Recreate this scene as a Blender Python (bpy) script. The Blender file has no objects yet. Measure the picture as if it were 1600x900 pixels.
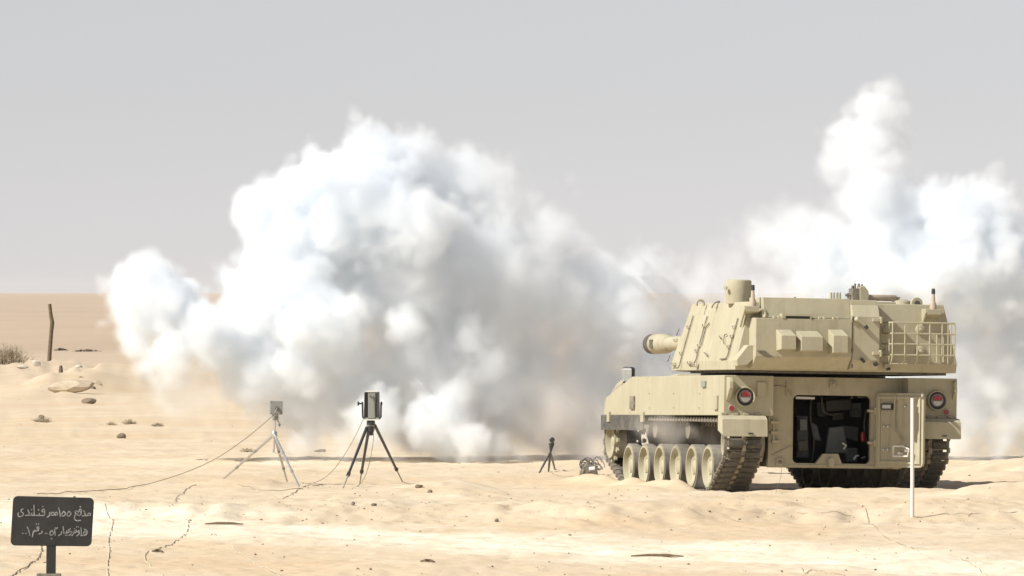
import bpy, bmesh, math, random
import numpy as np
from mathutils import Vector, Matrix, Euler

R = math.radians
sc = bpy.context.scene
col = sc.collection

# ------------------------------------------------------------------ camera
F = 12320.0          # focal length in pixels of the 1600 px wide photograph (long telephoto)
H = 2.8              # camera height above the desert floor
HY = 455.0           # row of the horizon
cam = bpy.data.cameras.new('camera')
cam_o = bpy.data.objects.new('camera', cam)
col.objects.link(cam_o)
sc.camera = cam_o
cam_o.location = (0, 0, H)
cam_o.rotation_euler = (R(90), 0, 0)
cam.sensor_width = 36
cam.lens = F / 1600 * 36
cam.shift_y = (HY - 450) / 1600
cam.clip_start = 1
cam.clip_end = 30000

# ------------------------------------------------------------------ sky, sun, exposure
SUN = (-0.874, -0.486)     # horizontal direction towards the sun: over the photographer's shoulder
EL = 43.0
world = bpy.data.worlds.new('World')
sc.world = world
world.use_nodes = True
nt = world.node_tree
bg = nt.nodes['Background']
sky = nt.nodes.new('ShaderNodeTexSky')
sky.sky_type = 'NISHITA'
sky.sun_disc = False
sky.sun_elevation = R(EL)
sky.sun_rotation = math.atan2(SUN[0], SUN[1])
sky.dust_density = 0.12
hs = nt.nodes.new('ShaderNodeHueSaturation')
hs.inputs['Saturation'].default_value = 0.22      # dusty, almost colourless air
nt.links.new(sky.outputs[0], hs.inputs['Color'])
tint = nt.nodes.new('ShaderNodeMix')
tint.data_type = 'RGBA'
tint.blend_type = 'MULTIPLY'
tint.inputs[0].default_value = 1.0
tint.inputs[7].default_value = (.955, 0.955, 1.03, 1)
nt.links.new(hs.outputs[0], tint.inputs[6])
nt.links.new(tint.outputs[2], bg.inputs[0])
bg.inputs[1].default_value = 0.058
sun = bpy.data.lights.new('sun', 'SUN')
sun.energy = 3.9
sun.angle = R(0.5)
sun.color = (1, .96, .89)
sun_o = bpy.data.objects.new('sun', sun)
col.objects.link(sun_o)
sun_o.rotation_euler = Vector((-SUN[0], -SUN[1], -math.tan(R(EL)))).to_track_quat('-Z', 'Y').to_euler()
sc.view_settings.view_transform = 'Standard'
sc.view_settings.look = 'None'
sc.view_settings.gamma = 1
sc.view_settings.exposure = 0.60
sc.view_settings.use_curve_mapping = False
cy = sc.cycles
cy.max_bounces = 16
cy.diffuse_bounces = 4
cy.volume_bounces = 14
cy.volume_step_rate = 2.4
cy.volume_max_steps = 256
cy.use_denoising = True

# ------------------------------------------------------------------ helpers: materials
def new_mat(name):
    m = bpy.data.materials.new(name)
    m.use_nodes = True
    return m, m.node_tree, m.node_tree.nodes['Principled BSDF']

def mat(name, c, rough=.7, metal=0, c2=None, scale=6, amount=.5, bump=0, bscale=60, detail=6):
    m, t, p = new_mat(name)
    p.inputs['Roughness'].default_value = rough
    p.inputs['Metallic'].default_value = metal
    p.inputs['Base Color'].default_value = (*c, 1)
    tc = t.nodes.new('ShaderNodeTexCoord')
    if c2:
        n = t.nodes.new('ShaderNodeTexNoise')
        n.inputs['Scale'].default_value = scale
        n.inputs['Detail'].default_value = detail
        n.inputs['Roughness'].default_value = .65
        t.links.new(tc.outputs['Object'], n.inputs['Vector'])
        r = t.nodes.new('ShaderNodeValToRGB')
        r.color_ramp.elements[0].position = .5 - .28 * (1.2 - amount)
        r.color_ramp.elements[1].position = .5 + .28 * (1.2 - amount)
        r.color_ramp.elements[0].color = (*c, 1)
        r.color_ramp.elements[1].color = (*c2, 1)
        t.links.new(n.outputs['Fac'], r.inputs['Fac'])
        t.links.new(r.outputs[0], p.inputs['Base Color'])
    if bump:
        n = t.nodes.new('ShaderNodeTexNoise')
        n.inputs['Scale'].default_value = bscale
        n.inputs['Detail'].default_value = 5
        t.links.new(tc.outputs['Object'], n.inputs['Vector'])
        b = t.nodes.new('ShaderNodeBump')
        b.inputs['Strength'].default_value = bump
        b.inputs['Distance'].default_value = .02
        t.links.new(n.outputs['Fac'], b.inputs['Height'])
        t.links.new(b.outputs[0], p.inputs['Normal'])
    return m

def paint(name, c, dust, dark):
    """Matt sand paint: tone drift, settled dust, run-off streaks and scuffed specks."""
    m, t, p = new_mat(name)
    N, lk = t.nodes.new, t.links.new
    p.inputs['Roughness'].default_value = .72
    p.inputs['Specular IOR Level'].default_value = .3
    tc = N('ShaderNodeTexCoord')
    def noise(scale, detail, stretch=(1, 1, 1), lo=.35, hi=.65):
        mp = N('ShaderNodeMapping')
        mp.inputs['Scale'].default_value = stretch
        lk(tc.outputs['Object'], mp.inputs['Vector'])
        n = N('ShaderNodeTexNoise')
        n.inputs['Scale'].default_value = scale
        n.inputs['Detail'].default_value = detail
        n.inputs['Roughness'].default_value = .68
        lk(mp.outputs[0], n.inputs['Vector'])
        r = N('ShaderNodeMapRange')
        r.inputs['From Min'].default_value = lo
        r.inputs['From Max'].default_value = hi
        lk(n.outputs['Fac'], r.inputs['Value'])
        return r.outputs[0], n.outputs['Fac']
    def mix(f, k, a_, b_):
        x = N('ShaderNodeMix')
        x.data_type = 'RGBA'
        mu = N('ShaderNodeMath')
        mu.operation = 'MULTIPLY'
        mu.inputs[1].default_value = k
        lk(f, mu.inputs[0])
        lk(mu.outputs[0], x.inputs[0])
        for q, i in ((a_, 6), (b_, 7)):
            if isinstance(q, tuple):
                x.inputs[i].default_value = (*q, 1)
            else:
                lk(q, x.inputs[i])
        return x.outputs[2]
    base = mix(noise(1.3, 5)[0], .8, c, dust)
    base = mix(noise(2.0, 6, (3.5, 3.5, .35), .50, .72)[0], .5, base, dark)        # streaks
    base = mix(noise(4.5, 8, (1, 1, 1), .54, .72)[0], .42, base, dark)              # grime
    base = mix(noise(38, 4, (1, 1, 1), .66, .72)[0], .35, base, tuple(q * .55 for q in dark))   # chips
    lk(base, p.inputs['Base Color'])
    b = N('ShaderNodeBump')
    b.inputs['Strength'].default_value = .14
    b.inputs['Distance'].default_value = .02
    lk(noise(9, 6)[1], b.inputs['Height'])
    lk(b.outputs[0], p.inputs['Normal'])
    return m

M = {}
M['paint'] = paint('sand_paint', (.405, .372, .258), (.46, .425, .305), (.31, .272, .178))
M['paint2'] = paint('sand_paint_dusty', (.37, .335, .235), (.47, .425, .31), (.26, .222, .145))
M['grime_shade'] = mat('caked_dirt_and_shade', (.12, .103, .08), .95, c2=(.22, .19, .145), scale=4, amount=.7, bump=.3)  # caked dirt, with the shade under the sponsons put into the colour
M['rust'] = mat('primer_pink', (.38, .30, .24), .75, c2=(.44, .37, .28), scale=20)
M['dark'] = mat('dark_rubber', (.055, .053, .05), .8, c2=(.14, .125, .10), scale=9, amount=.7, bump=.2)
M['tyre'] = mat('dusty_tyre', (.17, .155, .13), .9, c2=(.30, .27, .215), scale=7, amount=.7)
M['steel'] = mat('dusty_steel', (.15, .135, .11), .7, .2, c2=(.30, .26, .2), scale=14, amount=.8)
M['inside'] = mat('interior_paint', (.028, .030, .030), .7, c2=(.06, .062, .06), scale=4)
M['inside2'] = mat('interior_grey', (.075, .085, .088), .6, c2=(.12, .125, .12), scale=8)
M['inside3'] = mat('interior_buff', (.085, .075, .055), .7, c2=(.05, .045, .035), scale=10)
M['white'] = mat('white_paint', (.70, .69, .65), .5, c2=(.7, .68, .62), scale=12)
M['red'] = mat('red_lens', (.36, .035, .05), .25, c2=(.28, .03, .04), scale=30)
M['clear'] = mat('pale_lens', (.52, .5, .47), .2)
M['glass'] = mat('mirror_glass', (.27, .28, .27), .3, c2=(.36, .36, .33), scale=20)
M['black'] = mat('black_plastic', (.025, .026, .028), .5, c2=(.05, .05, .05), scale=25)
M['alu'] = mat('silver_metal', (.62, .62, .61), .38, .75, c2=(.52, .52, .5), scale=30)
M['grey'] = mat('grey_plastic', (.24, .25, .225), .5, c2=(.30, .30, .27), scale=20)
M['gcable'] = mat('dusty_cable', (.33, .28, .20), .9, c2=(.50, .41, .29), scale=2, amount=.7)
M['cable'] = mat('dark_cable', (.15, .14, .11), .8)
M['wcable'] = mat('pale_cable', (.72, .68, .56), .8, c2=(.45, .40, .29), scale=3)
M['board'] = mat('sign_black', (.012, .0125, .012), .6, c2=(.026, .0255, .024), scale=7, amount=.6)
M['chalk'] = mat('sign_letters', (.34, .34, .33), .9, c2=(.13, .13, .128), scale=45, amount=.7)
M['wood'] = mat('old_wood', (.20, .145, .09), .9, c2=(.10, .07, .045), scale=12, bump=.5)
M['stone'] = mat('sandy_stone', (.38, .31, .22), .95, c2=(.55, .46, .34), scale=3, bump=.6, bscale=12)
M['dstone'] = mat('dark_stone', (.16, .125, .09), .95, c2=(.28, .22, .16), scale=4, bump=.6, bscale=14)
M['wstone'] = mat('pale_stone', (.62, .58, .5), .95, c2=(.48, .42, .34), scale=3, bump=.5, bscale=12)
M['twig'] = mat('dry_twigs', (.30, .24, .165), .95, c2=(.44, .37, .26), scale=5)

# ------------------------------------------------------------------ helpers: meshes
class MB:
    def __init__(s):
        s.v, s.f, s.m = [], [], []
    def add(s, vs, fs, mi=0):
        o = len(s.v)
        s.v += [tuple(map(float, p)) for p in vs]
        s.f += [tuple(i + o for i in f) for f in fs]
        s.m += [mi] * len(fs)
        return s
    def box(s, x0, x1, y0, y1, z0, z1, mi=0):
        vs = [(x, y, z) for x in (x0, x1) for y in (y0, y1) for z in (z0, z1)]
        return s.add(vs, [(0, 1, 3, 2), (4, 6, 7, 5), (0, 4, 5, 1), (2, 3, 7, 6), (0, 2, 6, 4), (1, 5, 7, 3)], mi)
    def hexa(s, lo, hi, mi=0):          # lo, hi: four points each, counter-clockwise from above
        return s.add(list(lo) + list(hi), [(3, 2, 1, 0), (4, 5, 6, 7)] + [(i, (i + 1) % 4, 4 + (i + 1) % 4, 4 + i) for i in range(4)], mi)
    def prism(s, poly, axis, a, b, mi=0):   # poly in the two other axes
        def pt(p, q):
            r = list(p)
            r.insert(axis, q)
            return r
        n = len(poly)
        return s.add([pt(p, a) for p in poly] + [pt(p, b) for p in poly],
                     [tuple(range(n))[::-1], tuple(range(n, 2 * n))] + [(i, (i + 1) % n, n + (i + 1) % n, n + i) for i in range(n)], mi)
    def tube(s, pts, r, n=8, mi=0, caps=True):
        pts = [Vector(p) for p in pts]
        rs = r if isinstance(r, (list, tuple)) else [r] * len(pts)
        rings, up = [], None
        for i, p in enumerate(pts):
            d = (pts[min(i + 1, len(pts) - 1)] - pts[max(i - 1, 0)]).normalized()
            if up is None:
                up = d.orthogonal().normalized()
            a = (up - d * up.dot(d))
            a = a.normalized() if a.length > 1e-6 else d.orthogonal().normalized()
            up = a
            b = d.cross(a)
            rings.append([p + (a * math.cos(t) + b * math.sin(t)) * rs[i] for t in (2 * math.pi * k / n for k in range(n))])
        vs = [q for ring in rings for q in ring]
        fs = [(i * n + k, i * n + (k + 1) % n, (i + 1) * n + (k + 1) % n, (i + 1) * n + k) for i in range(len(pts) - 1) for k in range(n)]
        if caps:
            fs += [tuple(range(n))[::-1], tuple(range((len(pts) - 1) * n, len(pts) * n))]
        return s.add(vs, fs, mi)
    def lathe(s, prof, c, axis, n=24, mi=0, ring=False):   # prof: (distance along axis, radius)
        ax = Vector(axis).normalized()
        a = ax.orthogonal().normalized()
        if abs(ax.z) < .9:
            a = Vector((0, 0, 1))
            a = (a - ax * a.dot(ax)).normalized()
        b = ax.cross(a)
        c = Vector(c)
        vs = [c + ax * h + (a * math.cos(t) + b * math.sin(t)) * r for h, r in prof for t in (2 * math.pi * k / n for k in range(n))]
        L = len(prof)
        fs = [(i * n + k, i * n + (k + 1) % n, (i + 1) * n + (k + 1) % n, (i + 1) * n + k) for i in range(L - 1) for k in range(n)]
        if ring:
            fs += [((L - 1) * n + k, (L - 1) * n + (k + 1) % n, (k + 1) % n, k) for k in range(n)]
        else:
            fs += [tuple(range(n))[::-1], tuple(range((L - 1) * n, L * n))]
        return s.add(vs, fs, mi)
    def build(s, name, mats, parent=None, bevel=0, smooth=None):
        me = bpy.data.meshes.new(name)
        me.from_pydata(s.v, [], s.f)
        bm = bmesh.new()
        bm.from_mesh(me)
        bmesh.ops.recalc_face_normals(bm, faces=bm.faces)
        bm.to_mesh(me)
        bm.free()
        mats = mats if isinstance(mats, (list, tuple)) else [mats]
        for q in mats:
            me.materials.append(M[q])
        me.polygons.foreach_set('material_index', s.m)
        if smooth:
            me.polygons.foreach_set('use_smooth', [True] * len(me.polygons))
            me.set_sharp_from_angle(angle=R(smooth))
        o = bpy.data.objects.new(name, me)
        col.objects.link(o)
        if parent:
            o.parent = parent
        if bevel:
            b = o.modifiers.new('edge', 'BEVEL')
            b.width = bevel
            b.segments = 2
            b.limit_method = 'ANGLE'
            b.angle_limit = R(35)
        return o

def tag(o, label, cat=None, group=None, kind=None):
    o['label'] = label
    if cat:
        o['category'] = cat
    if group:
        o['group'] = group
    if kind:
        o['kind'] = kind
    return o

def empty(name, loc=(0, 0, 0), rot=(0, 0, 0)):
    o = bpy.data.objects.new(name, None)
    col.objects.link(o)
    o.location = loc
    o.rotation_euler = rot
    return o

def P(px, py, D):                        # the point seen at a pixel of the photograph, D metres away
    return Vector(((px - 800) / F * D, D, H - (py - HY) / F * D))

def smoothpath(pts, k=6):                # Catmull-Rom through the points
    pts = [np.array(p, float) for p in pts]
    q = [2 * pts[0] - pts[1]] + pts + [2 * pts[-1] - pts[-2]]
    out = []
    for i in range(1, len(q) - 2):
        for j in range(k):
            t = j / k
            a, b, c, d = q[i - 1:i + 3]
            out.append(.5 * (2 * b + (c - a) * t + (2 * a - 5 * b + 4 * c - d) * t * t + (3 * b - a - 3 * c + d) * t ** 3))
    out.append(pts[-1])
    return out

# ------------------------------------------------------------------ ground
_tab = np.random.default_rng(7).uniform(-1, 1, (256, 256)).astype(np.float32)
def vnoise(x, y):
    xi, yi = np.floor(x).astype(int), np.floor(y).astype(int)
    fx, fy = x - xi, y - yi
    fx, fy = fx * fx * (3 - 2 * fx), fy * fy * (3 - 2 * fy)
    g = lambda a, b: _tab[a & 255, b & 255]
    return (g(xi, yi) * (1 - fx) + g(xi + 1, yi) * fx) * (1 - fy) + (g(xi, yi + 1) * (1 - fx) + g(xi + 1, yi + 1) * fx) * fy

def G0(px, py):                          # flat-ground point under a pixel
    D = F * H / (py - HY)
    return (px - 800) / F * D, D

MOUNDS = []
for px, py, h, rx, ry in [(385, 760, .11, .75, 1.6), (690, 768, .13, .65, 1.6), (760, 775, .07, .6, 1.5), (640, 762, .05, .5, 1.2), (560, 790, .05, 1.2, 2),
                          (850, 800, .10, .8, 1.6), (930, 805, .08, .9, 1.5), (1040, 800, .05, .9, 2.0), (300, 800, .06, .9, 2), (1190, 790, .05, .35, 1.2),
                          (1120, 775, .05, .5, 1.0), (1010, 768, .08, .55, 1.0), (1500, 790, .06, .8, 1.5), (1330, 790, .035, 1.0, 1.6), (450, 830, .05, 1.2, 1.5),
                          (120, 790, .06, .9, 2.5), (1240, 835, .04, 1.0, 1.2), (1440, 850, .05, .8, 1.2), (700, 868, .04, 1.3, 1.5), (180, 600, .5, 2.2, 16),
                          (100, 612, .35, 1.3, 9), (60, 585, .45, 2.4, 12), (1560, 745, .12, .8, 3), (1650, 742, .2, 1.2, 3), (1565, 782, .13, 1.0, 1.3), (1650, 780, .14, 1.2, 1.4)]:
    x, y = G0(px, py)
    MOUNDS.append((x, y, h, rx, ry))

VX, VY, VYAW = 4.588, 110.4, 14.0        # the vehicle's place
_c, _s = math.cos(R(VYAW)), math.sin(R(VYAW))

def height(x, y):
    x = np.asarray(x, float)
    y = np.asarray(y, float)
    far = np.clip((y - 130) / 400, 0, 1)
    near = np.exp(-np.clip(y - 150, 0, None) / 150)
    h = .018 * vnoise(x * .9 + 9, y * .45) + .010 * vnoise(x * 3.1, y * 2.2 + 4) + .009 * vnoise(x * 7.3, y * 5.1) + .004 * vnoise(x * 15, y * 11)
    h = h * (.35 + near)
    h += .10 * far * vnoise(x * .12 + 3, y * .035) + .8 * far ** 2 * vnoise(x * .012 + 7, y * .005 + 2)
    rough = vnoise(x * 2.6 + 31, y * 1.7 + 11)
    for mx, my, mh, rx, ry in MOUNDS:
        e = np.exp(-((x - mx) / rx) ** 2 - ((y - my) / ry) ** 2)
        h += mh * e * (1 + .45 * rough)
    # the track in front lies a little lower, behind a crumbling bank
    edge = 100.6 + 1.3 * vnoise(x * .42 + 5, y * 0 + 3.3) + .7 * vnoise(x * 1.5, y * 0 + 8.1) + .35 * vnoise(x * 4.1, y * 0 + 1.7)
    t = np.clip((y - edge) / 2.2 + .5, 0, 1)
    h -= .13 * (1 - t * t * (3 - 2 * t))
    crumble = np.exp(-((y - 101.5) / 5.0) ** 2)
    h += crumble * (.024 * vnoise(x * 2.3 + 2, y * 1.1) + .014 * vnoise(x * 5.5, y * 2.6 + 7) + .012 * vnoise(x * 12, y * 7))
    # ruts of the track that crosses in front
    d = (y - (91.3 - 1.42 * x)) / 1.7
    h -= .035 * (np.exp(-((d - 1.2) / .35) ** 2) + np.exp(-((d + .9) / .35) ** 2)) * (1 + .5 * rough)
    # under the vehicle: pressed flat
    lx = (x - VX) * _c + (y - VY) * _s
    ly = -(x - VX) * _s + (y - VY) * _c
    inside = np.clip(1.35 - np.abs(lx) / 1.75, 0, .35) / .35 * np.clip((ly + .35) / .4, 0, 1) * np.clip((7.6 - ly) / .6, 0, 1)
    h = h * (1 - inside) - inside * (.075 + .05 * np.clip(ly / 6, 0, 1))
    # sand pushed up along the left track and behind the tail
    h += .16 * np.exp(-((lx + 2.12) / .26) ** 2) * np.clip((ly + .2) / .8, 0, 1) * np.clip((7.2 - ly) / 1.5, 0, 1) * (1 + .35 * rough)
    h += .05 * np.exp(-((ly + .75 + .12 * rough) / .32) ** 2) * np.clip(2.6 - np.abs(lx - .2), 0, 1)
    return h

def G(px, py, dz=0):                     # the ground point seen at a pixel
    x, y = G0(px, py)
    for _ in range(12):
        z = float(height(x, y))
        D = F * (H - z) / (py - HY)
        y = .5 * y + .5 * D
        x = (px - 800) / F * y
    return Vector((x, y, float(height(x, y)) + dz))

def make_ground():
    ys = np.concatenate([np.arange(20, 74, 1.2), np.arange(74, 150, .12), 150 * (10000 / 150) ** np.linspace(0, 1, 150)])
    ud = np.linspace(-.078, .078, 300)
    uo = .078 * (26) ** np.linspace(.06, 1, 18)
    us = np.concatenate([-uo[::-1], ud, uo])
    Y, U = np.meshgrid(ys, us, indexing='ij')
    X = U * (Y + 0)
    Z = height(X, Y)
    nr, nc = Y.shape
    co = np.stack([X, Y, Z], -1).reshape(-1, 3).astype(np.float32)
    i = np.arange(nr * nc).reshape(nr, nc)
    q = np.stack([i[:-1, :-1], i[:-1, 1:], i[1:, 1:], i[1:, :-1]], -1).reshape(-1, 4)
    me = bpy.data.meshes.new('ground')
    me.vertices.add(len(co))
    me.vertices.foreach_set('co', co.ravel())
    me.loops.add(q.size)
    me.loops.foreach_set('vertex_index', q.ravel().astype(np.int32))
    me.polygons.add(len(q))
    me.polygons.foreach_set('loop_start', np.arange(0, q.size, 4, dtype=np.int32))
    me.polygons.foreach_set('use_smooth', np.ones(len(q), bool))
    me.update(calc_edges=True)
    o = bpy.data.objects.new('ground', me)
    col.objects.link(o)
    o['kind'] = 'structure'
    m, t, p = new_mat('desert_sand')
    N, lk = t.nodes.new, t.links.new
    p.inputs['Roughness'].default_value = 1
    p.inputs['Specular IOR Level'].default_value = .1
    geo = N('ShaderNodeNewGeometry')
    def noise(scale, detail=6, rough=.6, stretch=(1, 1, 1)):
        mp = N('ShaderNodeMapping')
        mp.inputs['Scale'].default_value = stretch
        lk(geo.outputs['Position'], mp.inputs['Vector'])
        n = N('ShaderNodeTexNoise')
        n.inputs['Scale'].default_value = scale
        n.inputs['Detail'].default_value = detail
        n.inputs['Roughness'].default_value = rough
        lk(mp.outputs[0], n.inputs['Vector'])
        return n.outputs['Fac']
    def ramp(fac, a, b):
        r = N('ShaderNodeMapRange')
        r.inputs['From Min'].default_value = a
        r.inputs['From Max'].default_value = b
        lk(fac, r.inputs['Value'])
        return r.outputs[0]
    def mix(fac, a, b):
        x = N('ShaderNodeMix')
        x.data_type = 'RGBA'
        lk(fac, x.inputs[0])
        for s, k in ((a, 6), (b, 7)):
            if isinstance(s, tuple):
                x.inputs[k].default_value = (*s, 1)
            else:
                lk(s, x.inputs[k])
        return x.outputs[2]
    def math_(op, a, b=None):
        x = N('ShaderNodeMath')
        x.operation = op
        for k, s in enumerate((a, b)):
            if s is None:
                continue
            if isinstance(s, (int, float)):
                x.inputs[k].default_value = s
            else:
                lk(s, x.inputs[k])
        return x.outputs[0]
    base = mix(ramp(noise(.45, 8), .35, .65), (.59, .47, .322), (.65, .55, .405))
    base = mix(ramp(noise(.16, 5, .6, (1, .5, 1)), .50, .78), base, (.60, .445, .28))      # orange sand
    # pale crushed stone of the track
    sep = N('ShaderNodeSeparateXYZ')
    lk(geo.outputs['Position'], sep.inputs[0])
    d = math_('SUBTRACT', sep.outputs[1], math_('ADD', math_('MULTIPLY', sep.outputs[0], -1.42), 91.3))
    d = math_('ADD', d, math_('MULTIPLY', math_('SUBTRACT', noise(.5, 6), .5), 9.0))
    band = ramp(math_('ABSOLUTE', d), 5.5, 2.0)
    band = math_('MULTIPLY', band, ramp(noise(2.2, 8, .75, (1, .5, 1)), .28, .62))
    base = mix(band, base, (.80, .725, .585))
    # far plain: paler, greyer gravel flat
    farm = ramp(sep.outputs[1], 170, 420)
    base = mix(farm, base, mix(ramp(noise(.03, 8, .7, (1, .6, 1)), .3, .7), (.43, .335, .243), (.49, .39, .29)))
    # dark crumbs and grit
    grit = math_('MULTIPLY', ramp(noise(9, 8, .8, (1, .35, 1)), .62, .74), ramp(noise(.7, 4), .4, .62))
    base = mix(math_('MULTIPLY', grit, .55), base, (.33, .235, .14))
    lk(base, p.inputs['Base Color'])
    b = N('ShaderNodeBump')
    b.inputs['Strength'].default_value = .35
    b.inputs['Distance'].default_value = .05
    lk(math_('ADD', noise(5, 8, .7), math_('MULTIPLY', noise(22, 6, .7), .4)), b.inputs['Height'])
    lk(b.outputs[0], p.inputs['Normal'])
    me.materials.append(m)
    return o

make_ground()

# ------------------------------------------------------------------ the howitzer
PITCH, ROLL = R(-.85), R(1.0)
root = empty('self_propelled_howitzer', (VX, VY, .03), (PITCH, ROLL, R(VYAW)))
tag(root, 'sand coloured tracked howitzer seen from behind with its rear door open', 'howitzer')
VM = Matrix.LocRotScale(root.location, root.rotation_euler, None)
TC = (-.03, 2.22, 0.0)
TM = Matrix.LocRotScale(Vector(TC), Euler((0, 0, R(1.0))), None)
TMW = VM @ TM

def on(Mx, px, py, axis, val):           # where the sight line through a pixel meets the local plane axis = val
    inv = Mx.inverted()
    a = inv @ Vector((0, 0, H))
    b = inv @ P(px, py, 100.0)
    t = (val - a[axis]) / (b[axis] - a[axis])
    return a + (b - a) * t
def hv(px, py, y=0.0):                   # hull point on a plane across the hull
    return on(VM, px, py, 1, y)
def hs_(px, py, x=-1.7):                 # hull point on the left side plane
    return on(VM, px, py, 0, x)
def tv(px, py, v):
    return on(TMW, px, py, 1, v)

SX, SI = 1.70, .98                       # half width of the hull, inner edge of the tail boxes
prof = [(0, 1.01), (0, 1.57), (5.0, 1.57), (6.5, 1.26), (6.62, 1.01)]
hull = MB()
hull.prism(prof, 0, -SX, -SI)
hull.prism(prof, 0, SI, SX)
YP = .30                                 # the tail plate stands back between the boxes
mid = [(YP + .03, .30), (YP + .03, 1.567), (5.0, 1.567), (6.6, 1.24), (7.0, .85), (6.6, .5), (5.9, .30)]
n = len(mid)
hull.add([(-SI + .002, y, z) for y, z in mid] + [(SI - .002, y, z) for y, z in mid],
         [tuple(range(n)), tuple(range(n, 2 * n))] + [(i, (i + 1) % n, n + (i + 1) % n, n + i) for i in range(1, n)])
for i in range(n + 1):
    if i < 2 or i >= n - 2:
        hull.m[len(hull.m) - n - 1 + i] = 1  # lower hull faces: dark tone stands in for shade, besides dirt
hull_o = hull.build('hull', ['paint', 'grime_shade'], root, bevel=.008)

# tail plate with the doorway
dl, dr = hv(1238, 617, YP), hv(1358, 725, YP)
X0, X1, ZT, ZB = dl.x, dr.x, dl.z, dr.z
pl = MB()
T = .05
pl.box(-SI + .004, X0, YP - T, YP + .028, .29, 1.56)
pl.box(X1, SI - .004, YP - T, YP + .028, .29, 1.56)
pl.box(X0, X1, YP - T, YP + .028, ZT, 1.56)
pl.box(X0, X1, YP - T, YP + .028, .29, ZB)
a, b, c, d = hv(1273, 725, YP), hv(1285, 709, YP), hv(1308, 709, YP), hv(1314, 725, YP)
pl.prism([(a.x, ZB - .002), (d.x, ZB - .002), (c.x, c.z), (b.x, b.z)], 1, YP - T + .002, YP + .026)
for sx, x in ((1, X0), (-1, X1)):
    for sz, z in ((1, ZB), (-1, ZT)):
        pl.prism([(x, z), (x + sx * .055, z), (x + sx * .02, z + sz * .02), (x, z + sz * .055)], 1, YP - T + .002, YP + .026)
plate = pl.build('tail_plate', 'paint2', root)
# towing pintle, step, hooks and conduits on the plate
q = hv(1297, 722, YP - T)
pn = MB()
pn.box(q.x - .045, q.x + .045, YP - T - .10, YP - T, q.z - .07, q.z + .05)
pn.lathe([(-.07, .03), (.07, .03)], (q.x, YP - T - .09, q.z - .01), (0, 0, 1), 12)
pn.build('towing_pintle', 'paint2', plate, bevel=.006)
for px, py in ((1217, 722), (1398, 727)):
    q = hv(px, py, YP - T)
    k = MB()
    k.box(q.x - .045, q.x + .045, YP - T - .05, YP - T, q.z - .055, q.z + .055)
    k.lathe([(-.075, .022), (-.05, .03)], (q.x, YP - T, q.z), (0, 1, 0), 12, 1)
    k.build('tow_eye', ['paint2', 'steel'], plate, bevel=.005)
k = MB()
q = hv(1301, 601, YP - T)
k.box(q.x - .05, q.x + .05, YP - T - .03, YP - T, q.z - .05, q.z + .05)
k.lathe([(-.06, .02), (0, .02)], (q.x, YP - T, q.z), (0, 1, 0), 10)
k.build('lifting_lug', 'paint2', plate, bevel=.004)
for pts in ([(1206, 604), (1222, 604), (1232, 610), (1238, 618)], [(1229, 596), (1229, 618)], [(1206, 712), (1222, 704), (1238, 696)]):
    MB().tube(smoothpath([hv(px, py, YP - T - .012) for px, py in pts], 5), .009, 6).build('conduit', 'paint2', plate, smooth=60)
k = MB()
for px, py in ((1210, 660), (1210, 676), (1212, 690)):
    q = hv(px, py, YP - T)
    k.box(q.x - .07, q.x + .05, YP - T - .07, YP - T, q.z - .02, q.z + .02)
q0, q1 = hv(1209, 655, YP - T - .05), hv(1209, 697, YP - T - .05)
k.tube([q0, q1], .016, 8)
k.build('door_hinge', 'paint2', plate, bevel=.003)
# the narrow sills and marks round the doorway
k = MB()
for z in (ZB - .035, ):
    k.box(X0 - .06, X1 + .05, YP - T - .015, YP - T, z - .012, z + .012)
k.build('door_sill', 'paint', plate, bevel=.003)

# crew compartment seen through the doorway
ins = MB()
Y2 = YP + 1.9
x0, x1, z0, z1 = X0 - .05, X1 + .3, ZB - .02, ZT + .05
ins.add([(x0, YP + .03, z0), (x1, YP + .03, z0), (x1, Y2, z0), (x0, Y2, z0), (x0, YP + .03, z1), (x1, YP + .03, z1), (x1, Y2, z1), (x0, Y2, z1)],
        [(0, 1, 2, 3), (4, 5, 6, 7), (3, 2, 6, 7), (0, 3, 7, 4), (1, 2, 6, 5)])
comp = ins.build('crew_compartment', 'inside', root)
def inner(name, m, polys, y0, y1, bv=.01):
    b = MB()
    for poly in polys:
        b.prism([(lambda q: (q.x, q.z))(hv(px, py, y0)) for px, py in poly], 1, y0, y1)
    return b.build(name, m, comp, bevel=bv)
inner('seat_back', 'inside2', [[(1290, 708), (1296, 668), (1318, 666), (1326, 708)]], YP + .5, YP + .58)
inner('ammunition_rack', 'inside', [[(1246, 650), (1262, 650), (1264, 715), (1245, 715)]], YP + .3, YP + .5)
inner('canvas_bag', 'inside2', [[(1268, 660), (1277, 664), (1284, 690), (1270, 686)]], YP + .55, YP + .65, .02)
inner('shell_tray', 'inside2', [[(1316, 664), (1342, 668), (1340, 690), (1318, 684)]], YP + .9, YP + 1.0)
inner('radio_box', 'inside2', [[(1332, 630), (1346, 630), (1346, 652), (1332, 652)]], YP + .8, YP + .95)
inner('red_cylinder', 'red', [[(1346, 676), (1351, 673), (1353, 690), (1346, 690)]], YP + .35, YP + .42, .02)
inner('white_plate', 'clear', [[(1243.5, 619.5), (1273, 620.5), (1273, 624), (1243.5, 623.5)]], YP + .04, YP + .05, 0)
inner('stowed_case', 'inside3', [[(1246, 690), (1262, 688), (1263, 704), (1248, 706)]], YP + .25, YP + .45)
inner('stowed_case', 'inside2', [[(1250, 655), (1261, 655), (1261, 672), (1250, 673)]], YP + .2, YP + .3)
inner('control_panel', 'inside', [[(1290, 626), (1330, 624), (1330, 640), (1292, 643)]], YP + .7, YP + .8)
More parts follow.
